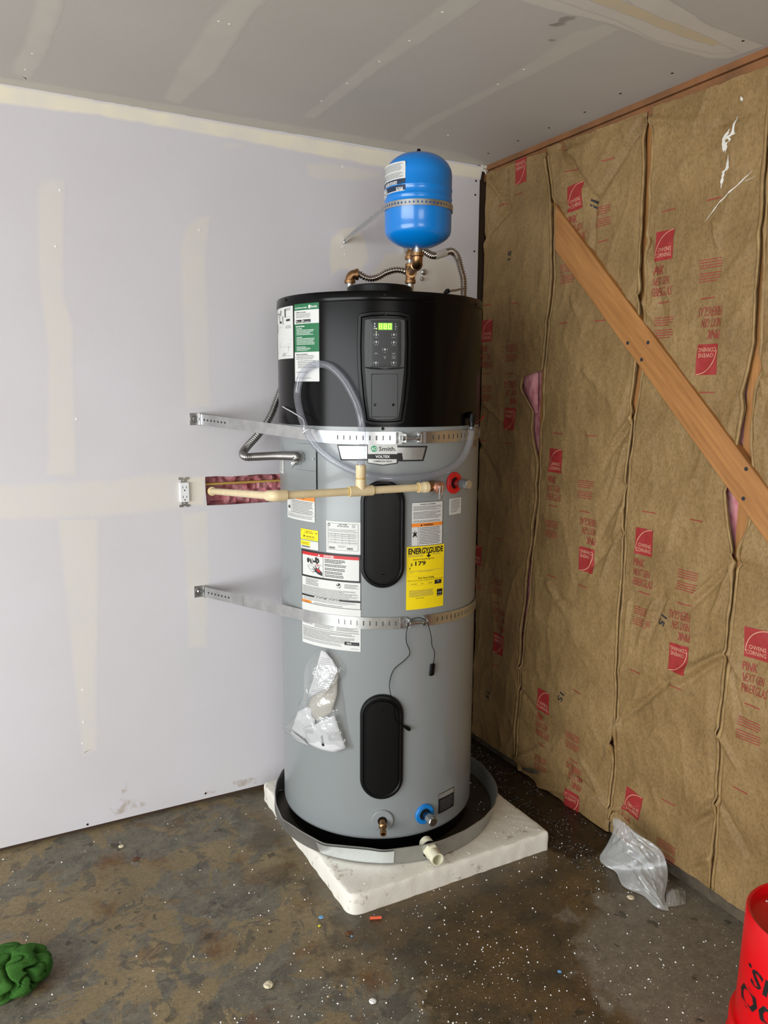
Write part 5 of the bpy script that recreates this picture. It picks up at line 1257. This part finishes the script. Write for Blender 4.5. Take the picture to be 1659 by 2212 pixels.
build('glue_ring', MB().lathe([(.0150, -.003), (.0162, -.002), (.0162, .004)], wallp-d2*.010, d2, 22), 'cpvc_glue', dp)
# clear condensate hose
hs = along(tm)
hp = [hs+Vector((0, 0, .062)), hs+Vector((0, 0, .085))]
for x, y, dr_ in ((782.5, 938, .050), (777, 895, .040), (765, 860, .032), (742, 820, .024), (716, 794, .020), (693, 786.5, .019), (672, 791, .019), (654, 806, .020), (644.5, 831, .022), (642.5, 860, .025), (650, 898, .030), (663, 932, .032), (678, 958, .030), (704.5, 984, .024), (739, 1006, .020), (785, 1025, .030), (830, 1033, .034), (884, 1032, .030), (938, 1026, .022), (980, 1008, .020), (1002, 985, .020), (1013, 958, .019), (1018, 934, .018), (1019, 922, .018)):
    th, z = cyl(x, y, R+dr_); hp.append(cp(th, z, R+dr_))
hose = thing('condensate_hose', tuple(hp[0]), 'clear vinyl hose looping over the front of the heater', 'hose')
hc = catmull(hp, .008)
build('tube', MB().tube(hc, .0108, 18, cap=False), 'vinyl', hose, ang=180)
e = hp[-1]
build('barb', MB().lathe([(.0065, -.012), (.0085, -.010), (.0065, -.006), (.0085, -.004), (.0065, 0), (.0085, .002), (.0075, .02)], e, Vector((0, 0, 1)), 16), 'black_plastic', hose)
te, ze = cyl(1018, 915); build('outlet_elbow', MB().tube([e+Vector((0, 0, .015)), e+Vector((0, 0, .032)), cp(te+.0, e.z+.040, R-.004)], .010, 12), 'black_plastic', hose)
# cable tie round the hose
i0 = min(range(len(hc)), key=lambda i: (hc[i]-hp[13]).length); ctr = hc[i0]; tdir = (hc[i0+1]-hc[i0-1]).normalized()
a1 = tdir.cross(Vector((math.cos(thv), math.sin(thv), 0))).normalized(); a2 = tdir.cross(a1)
zt = thing('cable_tie', tuple(ctr), 'white cable tie around the clear hose above the upper strap', 'cable tie')
build('loop', MB().tube([ctr+(a1*math.cos(2*PI*k/24)+a2*math.sin(2*PI*k/24))*.0122 for k in range(25)], .0018, 8), 'white_plastic', zt)
hd = ctr+Vector((math.cos(3.7), math.sin(3.7), 0))*.014+Vector((0, 0, .008)); build('head', MB().obox(hd, Vector((1, 0, 0)), Vector((0, 1, 0)), Vector((0, 0, 1)), .003, .003, .004), 'white_plastic', zt, False, bevel=.0008)
tt = [hd]+[cylp(x, y, R+d) for x, y, d in ((655, 907, .03), (636, 893, .025), (620, 884, .012), (610, 878, .006))]
build('tail', MB().tube(catmull(tt, .01), .0013, 6), 'white_plastic', zt)
# flexible metal conduit
tj, zj = cyl(654, 987); nj = Vector((math.cos(tj), math.sin(tj), 0)); oj = cp(tj, zj, R+.003)
cond = thing('flexible_conduit', tuple(oj), 'ribbed metal conduit bending from the junction cover up behind the shroud', 'conduit')
dj = (-Vector((.888, -.46, 0))*.8+nj*.6).normalized()
c0_ = oj+nj*.022
cpts = [c0_, cylp(640, 985.5, R+.03), atd(601, 984.5, 2.52), atd(553, 986.5, 2.60), on(533, 987, 1, -.20), on(524.5, 980, 1, -.14), on(534, 965, 1, -.09), on(560, 936.5, 1, -.06), on(584, 900, 1, -.045), on(599, 863, 1, -.04), on(618, 815, 1, -.035), on(640, 770, 1, -.03)]
pp, rr = flex(cpts, .0118, .0024, .0088); build('armour', MB().tube(pp, rr, 16), 'conduit', cond, ang=180)
build('connector', MB().lathe([(.017, 0), (.017, .006), (.014, .007), (.014, .016), (.016, .017), (.016, .028)], oj, nj, 20), 'galv_dull', cond)
build('connector_clamp', MB().obox(oj+nj*.020+Vector((0, 0, -.018))-Vector((.888, -.46, 0))*.006, Vector((.888, -.46, 0)), nj, Vector((0, 0, 1)), .007, .008, .006), 'galv_dull', cond, False, bevel=.002)
build('clamp_screw', MB().tube([oj+nj*.026+Vector((0, 0, -.016)), oj+nj*.026+Vector((0, 0, -.03))-Vector((.888, -.46, 0))*.012], .0028, 8), 'zinc', cond)

# ================================================================== OUTLET
oc = on(397.5, 1063, 1, 0)
out = thing('wall_outlet', (oc.x, 0, oc.z), 'white duplex outlet without a cover plate in the drywall', 'outlet')
y0_ = -.004
x_, z_ = oc.x, oc.z
mb = MB(); mb.box(x_-.029, .062, z_-.047, x_+.029, .064, z_+.047); mb.box(x_-.030, .0, z_-.047, x_-.028, .064, z_+.047); mb.box(x_+.028, .0, z_-.047, x_+.030, .064, z_+.047); mb.box(x_-.029, 0, z_-.048, x_+.029, .064, z_-.046); mb.box(x_-.029, 0, z_+.046, x_+.029, .064, z_+.048)
build('box', mb, 'box_blue', out, False)
bd = build('receptacle', MB().box(x_-.0165, -.010, z_-.0345, x_+.0165, .03, z_+.0345), 'white_plastic', out, False, bevel=.002)
for sz in (.018, -.016):
    for dx, hh in ((-.0062, .0042), (.0062, .0036)): build('slot', MB().box(x_+dx-.0009, -.0104, z_+sz-hh, x_+dx+.0009, -.0098, z_+sz+hh), 'dark', bd, False)
    build('ground_hole', MB().lathe([(.0024, 0), (.0024, .0006)], Vector((x_, -.0099, z_+sz-.0105)), Vector((0, -1, 0)), 10), 'dark', bd)
for sg in (-1, 1):
    o = [Vector(q) for q in ((-.010, 0), (.010, 0), (.010, .010), (.018, .010), (.018, .018), (.006, .018), (.004, .014), (-.004, .014), (-.006, .018), (-.018, .018), (-.018, .010), (-.010, .010))]
    mb = MB(); n_ = len(o); 
    mb.v = [Vector((x_+p.x, -.003, z_+sg*(.0345+p.y))) for p in o]+[Vector((x_+p.x, -.0015, z_+sg*(.0345+p.y))) for p in o]
    tri = tessellate_polygon([[p.to_3d() for p in o]]); mb.f = [tuple(t) for t in tri]+[tuple(i+n_ for i in t) for t in tri]+[(i, (i+1) % n_, (i+1) % n_+n_, i+n_) for i in range(n_)]
    build('yoke', mb, 'galv', out, False)
    build('screw', MB().lathe([(.0032, 0), (.0032, .002), (.001, .0025)], Vector((x_, -.003, z_+sg*.0415)), Vector((0, -1, 0)), 10), 'zinc', out)

# ================================================================== BLACK SENSOR LEADS
c4 = lambda x, y: (600+x*.2773, 1000+y*.2773)
c5 = lambda x, y: (600+x*.2773, 1380+y*.2773)
def leads(pts, dr_): return [cylp(*q, R+d) for q, d in zip(pts, dr_)]
w1 = [c4(1010, 1275), c4(1035, 1228), c4(1085, 1206), c4(1140, 1216), c4(1172, 1262), c4(1195, 1350), c4(1202, 1425), c4(1222, 1475), c4(1214, 1560), c5(1212, 185)]
ln = thing('sensor_lead', tuple(cylp(*w1[4], R+.03)), 'thin black lead hanging from the lower strap bolt with a black clip', 'cable')
pth = leads(w1, [.034, .036, .036, .036, .034, .016, .010, .008, .006, .005]); build('wire', MB().tube(catmull(pth, .006), .0012, 6), 'black_gloss', ln)
tb2, zb2 = cyl(*c5(1194, 236)); n_ = Vector((math.cos(tb2), math.sin(tb2), 0)); tv = Vector((-math.sin(tb2), math.cos(tb2), 0))
upd = (Vector((0, 0, 1))+tv*.12).normalized(); build('clip', MB().obox(cp(tb2, zb2, R+.006), tv, n_, upd, .0085, .005, .0195), 'black_gloss', ln, False, bevel=.004)
w2 = [c4(1012, 1280), c4(1002, 1330), c4(1004, 1400), c5(1030, 110), c5(990, 165), c5(905, 240), c5(872, 340), c5(880, 430), c5(905, 520), c5(908, 595), c5(925, 648), c5(960, 668), c5(985, 682)]
ln2 = thing('sensor_lead', tuple(cylp(*w2[0], R+.03)), 'thin black lead trailing over the lower oval cover to a small plug', 'cable')
pth = leads(w2, [.032, .016, .008, .006, .006, .006, .008, .018, .019, .019, .019, .018, .010]); build('wire', MB().tube(catmull(pth, .006), .0012, 6), 'black_gloss', ln2)
pe = [cylp(*c5(982, 680), R+.010), cylp(*c5(1000, 690), R+.009), cylp(*c5(1018, 700), R+.008), cylp(*c5(1030, 712), R+.008)]
build('plug', MB().tube(pe, [.003, .0055, .0065, .0035], 10), 'black_gloss', ln2)
# red scrap of wire at the right
p_ = [cylp(1030, 912, R+.006), on(1040, 905, 1, -.45), on(1046, 897, 1, -.46)]
tag(build('red_wire_scrap', MB().tube(p_, .0016, 6), 'red_ring', loc=tuple(p_[0])), 'short red wire end sticking out by the hose outlet', 'wire')

# ================================================================== DOCUMENT BAG
bt0, bz0 = cyl(700, 1510)
def buv(x, y): px, py = c5(x, y); th, z = cyl(px, py); return Vector(((th-bt0)*R, z-bz0))
bagS = lambda u, v, h: cp(bt0+u/R, bz0+v, R+h)
bag = thing('document_bag', tuple(cp(bt0, bz0-.08, R)), 'clear plastic bag of rolled manuals hanging on the tank front', 'bag')
out_ = [buv(*q) for q in ((370, 75), (440, 92), (490, 150), (540, 225), (530, 260), (490, 300), (512, 450), (530, 600), (548, 720), (595, 858), (460, 862), (260, 828), (150, 770), (65, 712), (110, 650), (165, 575), (210, 440), (255, 320), (236, 180), (262, 125), (300, 98))]
ob = dens(smooth(out_, 0), .008); ob = smooth(ob, 1)
def crush(rows, amp, sc): return [[p+Vector((math.cos(bt0), math.sin(bt0), 0))*amp*noise.noise(p*sc) for p in r] for r in rows]
mb = MB(); o_ = ob
n = len(o_)
if sum(o_[i].x*o_[(i+1) % n].y-o_[(i+1) % n].x*o_[i].y for i in range(n)) < 0: o_ = o_[::-1]
cen = sum(o_, Vector((0, 0)))/n; rows = []
for k in range(13):
    f = 1-k/12; f = max(f, .001); hh = .003+.036*math.sqrt(max(0, 1-f*f))
    rows.append([bagS(cen.x+(p.x-cen.x)*f, cen.y+(p.y-cen.y)*f, hh+.006*(1-f**4)*noise.noise(Vector((p.x*f*45, p.y*f*30, 2)))) for p in o_])
mb.quadgrid(rows, True); build('plastic_sleeve', mb, 'poly_clear', bag, ang=180)
def sheetp(name, pts, m, h0, curl=0.0, parent=bag, step=.008):
    o2 = dens([buv(*q) for q in pts], step); mx = sum(o2, Vector((0, 0)))/len(o2)
    S = lambda u, v, h: bagS(u, v, h+h0+curl*math.cos((u-mx.x)/.03*1.2))
    return build(name, plate(MB(), o2, S, [(0, 0), (0, .0008)], 6), m, parent, ang=180), S
sheetp('loose_pages', ((175, 560), (250, 520), (300, 560), (300, 660), (262, 826), (110, 742)), 'paper', .008, .002)
for k in range(5): sheetp('page_edge', ((130+k*24, 700+k*16), (134+k*24, 700+k*16), (252+k*3, 790+k*6), (250+k*3, 795+k*6)), 'ink_grey', .0125, 0)
pg, S_ = sheetp('manual_cover', ((372, 72), (402, 84), (452, 150), (478, 210), (482, 250), (430, 360), (292, 436), (270, 408), (300, 330), (340, 200)), 'paper', .020, .004)
mb = MB()
for k in range(19):
    y = 130+k*14.5; x0 = 372-k*4.6; x1 = min(x0+60+k*7, 470-k*1.0)
    a, b_ = buv(x0, y), buv(x1, y+12); d = (b_-a)
    mb.quadgrid([[S_(a.x+d.x*i/6, a.y+d.y*i/6+o3, .0012) for i in range(7)] for o3 in (0, .0009)])
build('print', mb, 'ink_grey', pg, False)
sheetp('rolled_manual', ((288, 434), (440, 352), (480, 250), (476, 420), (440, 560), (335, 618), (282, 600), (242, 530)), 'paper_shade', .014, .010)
cd_, S_ = sheetp('card', ((232, 682), (300, 660), (465, 572), (500, 690), (545, 832), (462, 860), (268, 800)), 'paper', .022, .004)
mb = MB(); a = buv(395, 790); put_text(mb, 'Smith', S_, a.x, a.y, .009, .0014, 'l', .026, rot=PI/2+.15, bold=.02)
for k in range(12):
    x = 415+k*9; a, b_ = buv(x, 700), buv(x+18, 770); mb.quadgrid([[S_(a.x+(b_.x-a.x)*i/4+o3, a.y+(b_.y-a.y)*i/4, .0014) for i in range(5)] for o3 in (0, .0008)])
for k in range(6):
    a, b_ = buv(255+k*10, 690), buv(258+k*10, 720); mb.quadgrid([[S_(a.x+o3, a.y, .0014), S_(b_.x+o3, b_.y, .0014)] for o3 in (0, .0012)])
build('print', mb, 'ink_grey', cd_, False)
a = buv(388, 790); build('print', plate(MB(), [Vector((a.x+.005*math.cos(t*PI/8), a.y-.004+.005*math.sin(t*PI/8))) for t in range(16)], S_, [(0, .0014)], 1), 'ink_black', cd_, False)

# ================================================================== PLASTIC BAG ON FLOOR
def zf_(px, py, z): return on(px, py, 2, z)
z2 = lambda x, y: (1200+x*.2767, 1700+y*.2767)
pb = zf_(*z2(700, 850), 0)
fbag = thing('plastic_bag', (pb.x, pb.y, 0), 'crumpled clear plastic bag lying against the insulated wall', 'bag')
def chain(pts):
    out = []
    for x, y, z in pts:
        p = on(*z2(x, y), 2, z); p.x = min(p.x, -.018); out.append(p)
    return resample(catmull(out, .01), 1.0/1e9 if False else .004)
def pick(c, t): f = t*(len(c)-1); k = min(int(f), len(c)-2); return c[k].lerp(c[k+1], f-k)
LC = chain(((445, 245, .175), (452, 330, .11), (400, 450, .05), (345, 540, .008), (370, 600, .004), (470, 660, .004), (530, 775, .003), (690, 850, .003), (760, 920, .003), (830, 958, .002), (885, 966, .002)))
RC = chain(((450, 243, .176), (520, 265, .165), (640, 360, .145), (760, 440, .13), (840, 520, .105), (875, 640, .06), (872, 740, .035), (850, 860, .014), (888, 962, .003)))
mb = MB(); rows = []
for k in range(61):
    t = k/60; a, b_ = pick(LC, t), pick(RC, t); row = []
    for i in range(41):
        s_ = i/40; p = a.lerp(b_, s_); e_ = math.sin(PI*s_)*math.sin(PI*min(1, t*1.05))**.6
        fold = .026*(1-abs(noise.noise(Vector((s_*3.2+t*1.5, t*4.5-s_, 3)))))**4+.012*(1-abs(noise.noise(Vector((s_*7-t*5, t*9+s_*3, 6)))))**5+.006*noise.noise(Vector((s_*12, t*16, 9)))
        v = p+Vector((-.45, -.45, .75))*(.030+fold)*e_; v.z = max(v.z, .002); v.x = min(v.x, -.014); row.append(v)
    rows.append(row)
mb.quadgrid(rows); build('film', mb, 'poly_milky', fbag, ang=50)
mb = MB(); rows = [[p+Vector((0, 0, 0)) for p in (pick(LC, k/60), pick(LC, k/60).lerp(pick(RC, k/60), .5)*1.0, pick(RC, k/60))] for k in range(61)]
for r in rows:
    for v in r: v.z = max(.0015, v.z-.004)
    r[1].z = max(.0015, r[1].z-.02)
mb.quadgrid(rows); build('film_back', mb, 'poly_milky', fbag, ang=50)
mb = MB(); rows = []
for k in range(9):
    row = []
    for i in range(15):
        q = z2(862+i*11, 790+k*20-(i*2)+(20 if k < 4 else 0)); p = on(*q, 2, 0.0); p.z = .004+.022*math.sin(PI*k/8)*math.sin(PI*min(1, (i+2)/15))+.006*noise.noise(Vector((i*.6, k*.6, 8))); p.z = max(.0015, p.z); p.x = min(p.x, -.008); row.append(p)
    rows.append(row)
build('bag_mouth', mb.quadgrid(rows), 'poly_milky', fbag, ang=40)

# ================================================================== BUCKET (upside down)
BX, BY, BH = -.268, -1.785, .365
bucket = thing('bucket', (BX, BY, 0), 'upside-down red plastic bucket with black lettering at the lower right', 'bucket')
def br(z): return .1446+(.153-.1446)*(BH-z)/BH
build('shell', MB().lathe([(br(0), .0), (br(.07), .07), (br(.2), .2), (br(BH-.004), BH-.004), (br(BH)-.003, BH), (br(BH)-.008, BH-.002), (.132, BH-.022), (.001, BH-.024)], Vector((BX, BY, 0)), seg=96), 'red_plastic', bucket, ang=50)
build('collar', MB().lathe([(.150, .0), (.163, .001), (.163, .082), (.160, .088), (br(.088), .088)], Vector((BX, BY, 0)), seg=96, cap=False), 'red_plastic', bucket, ang=50)
build('rim', MB().lathe([(.152, .0), (.168, .001), (.168, .016), (.163, .018)], Vector((BX, BY, 0)), seg=96, cap=False), 'red_plastic', bucket, ang=50)
dtc = math.atan2(CAM.y-BY, CAM.x-BX)
tl = dtc-1.05     # towards the left silhouette
def bS_(u, v, h): z = v; return cp(tl+u/.15, z, br(z)+.0006+h, BX, BY)
mb = MB()
put_text(mb, "LET'S DO", bS_, .16, .205, .050, 0, 'c', .34, rot=PI, bold=.022, shear=.12); put_text(mb, 'THIS.', bS_, .10, .262, .038, 0, 'c', .18, rot=PI, bold=.022, shear=.12)
build('lettering', mb, 'ink_black', bucket, False)
for k in range(14):
    a = random.random()*6.28; r_ = .12*math.sqrt(random.random()); mbd = MB().lathe([(.002, 0), (.003, .0015), (.001, .003)], Vector((BX+r_*math.cos(a), BY+r_*math.sin(a), BH-.0225)), seg=6); build('dust_speck', mbd, 'foam_white' if k % 3 else 'shell', bucket)

# ================================================================== GREEN RAG
rp = on(20, 2120, 2, 0)
rag_c = Vector((rp.x, rp.y, 0))
mb = MB(); rows = []
for k in range(91):
    th = PI*(.0005+.999*k/90); row = []
    for i in range(160):
        a = 2*PI*i/160; d = Vector((math.sin(th)*math.cos(a), math.sin(th)*math.sin(a), math.cos(th)))
        q = d*1.25+Vector((.35*noise.noise(d*1.6), .35*noise.noise(d*1.6+Vector((5, 0, 0))), .3*noise.noise(d*1.6+Vector((0, 7, 0)))))
        n1 = noise.noise(q*.85+Vector((3, 1, 0))); n2 = noise.noise(q*1.25+Vector((1, 8, 2)))
        g = -.34*math.exp(-(n1/.045)**2)-.20*math.exp(-(n2/.035)**2)+.34*abs(n1)+.07*noise.noise(q*2.6)+.006*noise.noise(d*26)
        v = d*(1+g); row.append(rag_c+Vector((v.x*.100, v.y*.088, max(.0008, v.z*.044+.026))))
    rows.append(row)
rag = build('cleaning_rag', mb.quadgrid(rows, True), 'rag', loc=tuple(rag_c), ang=180); tag(rag, 'crumpled green microfibre rag on the floor at the left edge', 'rag')

# ================================================================== LITTER ON THE FLOOR
p = on(811, 1986, 2, 0); a = on(799, 1986.5, 2, 0); b_ = on(824, 1985, 2, 0)
tag(build('orange_tube_scrap', MB().tube([a+Vector((0, 0, .005)), b_+Vector((0, 0, .005))], .0045, 12), 'orange_bit', loc=tuple(p)), 'short orange plastic tube scrap in front of the foam pad', 'scrap')
def crumb(name, px, py, sz, m, lab, cat='scrap', flat=.35, seed=1):
    p = on(px, py, 2, 0); mb = MB(); rows = []
    for k in range(5):
        f = math.sin(PI*(k+.05)/4.1); z = sz*flat*(1-math.cos(PI*k/4))
        rows.append([p+Vector((math.cos(t*PI/5)*sz*f*(1+.5*noise.noise(Vector((t, k, seed)))), math.sin(t*PI/5)*sz*f*(1+.5*noise.noise(Vector((t, k, seed+3)))), max(0, z+sz*.2*noise.noise(Vector((t*.7, k, seed+5)))*(k > 0)))) for t in range(10)])
    return tag(build(name, mb.quadgrid(rows, True), m, loc=tuple(p), smooth=False), lab, cat)
crumb('blue_scrap', 694, 1983, .008, 'blue_bit', 'torn light blue scrap left of the orange tube scrap', seed=2)
crumb('yellow_scrap', 690, 2001, .005, 'yellow_bit', 'tiny yellow scrap just below the light blue scrap', seed=4)
crumb('dead_leaf', 754, 2017, .012, 'leaf', 'curled brown leaf on the floor below the foam pad corner', 'leaf', .15, 5)
crumb('blue_chip', 760, 2023, .004, 'blue_bit', 'tiny blue chip beside the brown leaf', seed=6)
crumb('crumpled_scrap', 580, 2131, .014, 'shell', 'crumpled cream scrap on the bare floor at lower middle left', seed=8)
crumb('plaster_chip', 262, 1830, .010, 'shell', 'pale plaster chip on the floor below the drywall', seed=9)
crumb('dead_leaf', 294, 1856, .012, 'leaf', 'flat brown leaf on the floor below the drywall', 'leaf', .12, 10)
crumb('foam_lump', 805, 2165, .010, 'foam_white', 'larger white foam lump on the floor near the bottom centre', seed=11)
crumb('wood_sliver', 1362, 1941, .012, 'shell', 'pale wood sliver on the floor beside the plastic bag', seed=12)
crumb('blue_sliver', 1209, 2100, .006, 'blue_bit', 'small blue sliver on the floor left of the red bucket', seed=13)
# scattered foam crumbs (uncountable)
def scatter(name, n_, gen, rmin, rmax, m, lab, cat):
    mb = MB(); k = 0; tries = 0
    while k < n_ and tries < n_*8:
        tries += 1; p = gen()
        if p is None: continue
        r = rmin+(rmax-rmin)*random.random()**3; q = [Vector((random.uniform(.6, 1.2), 0, 0)), Vector((-random.uniform(.6, 1.2), 0, 0)), Vector((0, random.uniform(.6, 1.2), 0)), Vector((0, -random.uniform(.6, 1.2), 0)), Vector((0, 0, 1)), Vector((0, 0, -.2))]
        a = random.random()*6.28; ca, sa = math.cos(a), math.sin(a); b_ = len(mb.v)
        for v in q: mb.v.append(p+Vector((v.x*ca-v.y*sa, v.x*sa+v.y*ca, v.z))*r)
        for t in ((0, 2, 4), (2, 1, 4), (1, 3, 4), (3, 0, 4), (2, 0, 5), (1, 2, 5), (3, 1, 5), (0, 3, 5)): mb.f.append(tuple(b_+i for i in t))
        k += 1
    o = build(name, mb, m, smooth=False, kind='stuff'); tag(o, lab, cat); return o
def onpad(x, y): return PX0-.005 < x < PX1+.005 and PY0-.005 < y < PY1+.005
def g_floor():
    if random.random() < .55: x = random.gauss(-.75, .45); y = random.gauss(-1.25, .35)
    else: x = random.uniform(-2.2, .0); y = random.uniform(-2.2, -.03)
    if onpad(x, y) or x > .0 or y > -.02 or (x-BX)**2+(y-BY)**2 < .17**2 or (x-rag_c.x)**2+(y-rag_c.y)**2 < .125**2: return None
    dens_ = .35+.65*max(0, noise.noise(Vector((x*3, y*3, 4)))+.4)
    return Vector((x, y, .0004)) if random.random() < dens_ else None
scatter('foam_crumbs', 2300, g_floor, .0007, .0034, 'foam_white', 'white foam crumbs scattered over the concrete floor', 'foam crumbs')
def g_grit():
    x = random.uniform(-.30, .0); y = random.uniform(-1.0, -.06)
    if x < PX1+.012 or noise.noise(Vector((x*9, y*9, 1))) < -.15: return None
    return Vector((x, y, .001))
scatter('wet_grit', 2600, g_grit, .001, .0045, 'grit', 'dark wet grit along the foot of the insulated wall', 'grit')
scatter('foam_dust', 320, g_grit, .0006, .0022, 'foam_white', 'fine white foam dust on the wet grit by the wall', 'foam dust')
def g_pad():
    x = random.uniform(PX0+.02, PX1-.01); y = random.uniform(PY0+.02, -.1)
    if (Vector((x, y))-pc).length < .42: return None
    if x < -.6 and random.random() < .8: return None
    return Vector((x, y, PADZ+.0008))
scatter('pad_crumbs', 170, g_pad, .0007, .0028, 'foam_white', 'white foam crumbs on top of the foam pad', 'foam crumbs')
def g_pan():
    a = random.uniform(-1.3, .6); r = random.uniform(.345, .375); return Vector((pc.x+r*math.cos(a), pc.y+r*math.sin(a), z0+.001))
scatter('pan_crumbs', 34, g_pan, .0012, .0045, 'foam_white', 'white foam crumbs inside the drain pan', 'foam crumbs')
# tidy helper property
for o in bpy.data.objects:
    if '_base' in o: del o['_base']
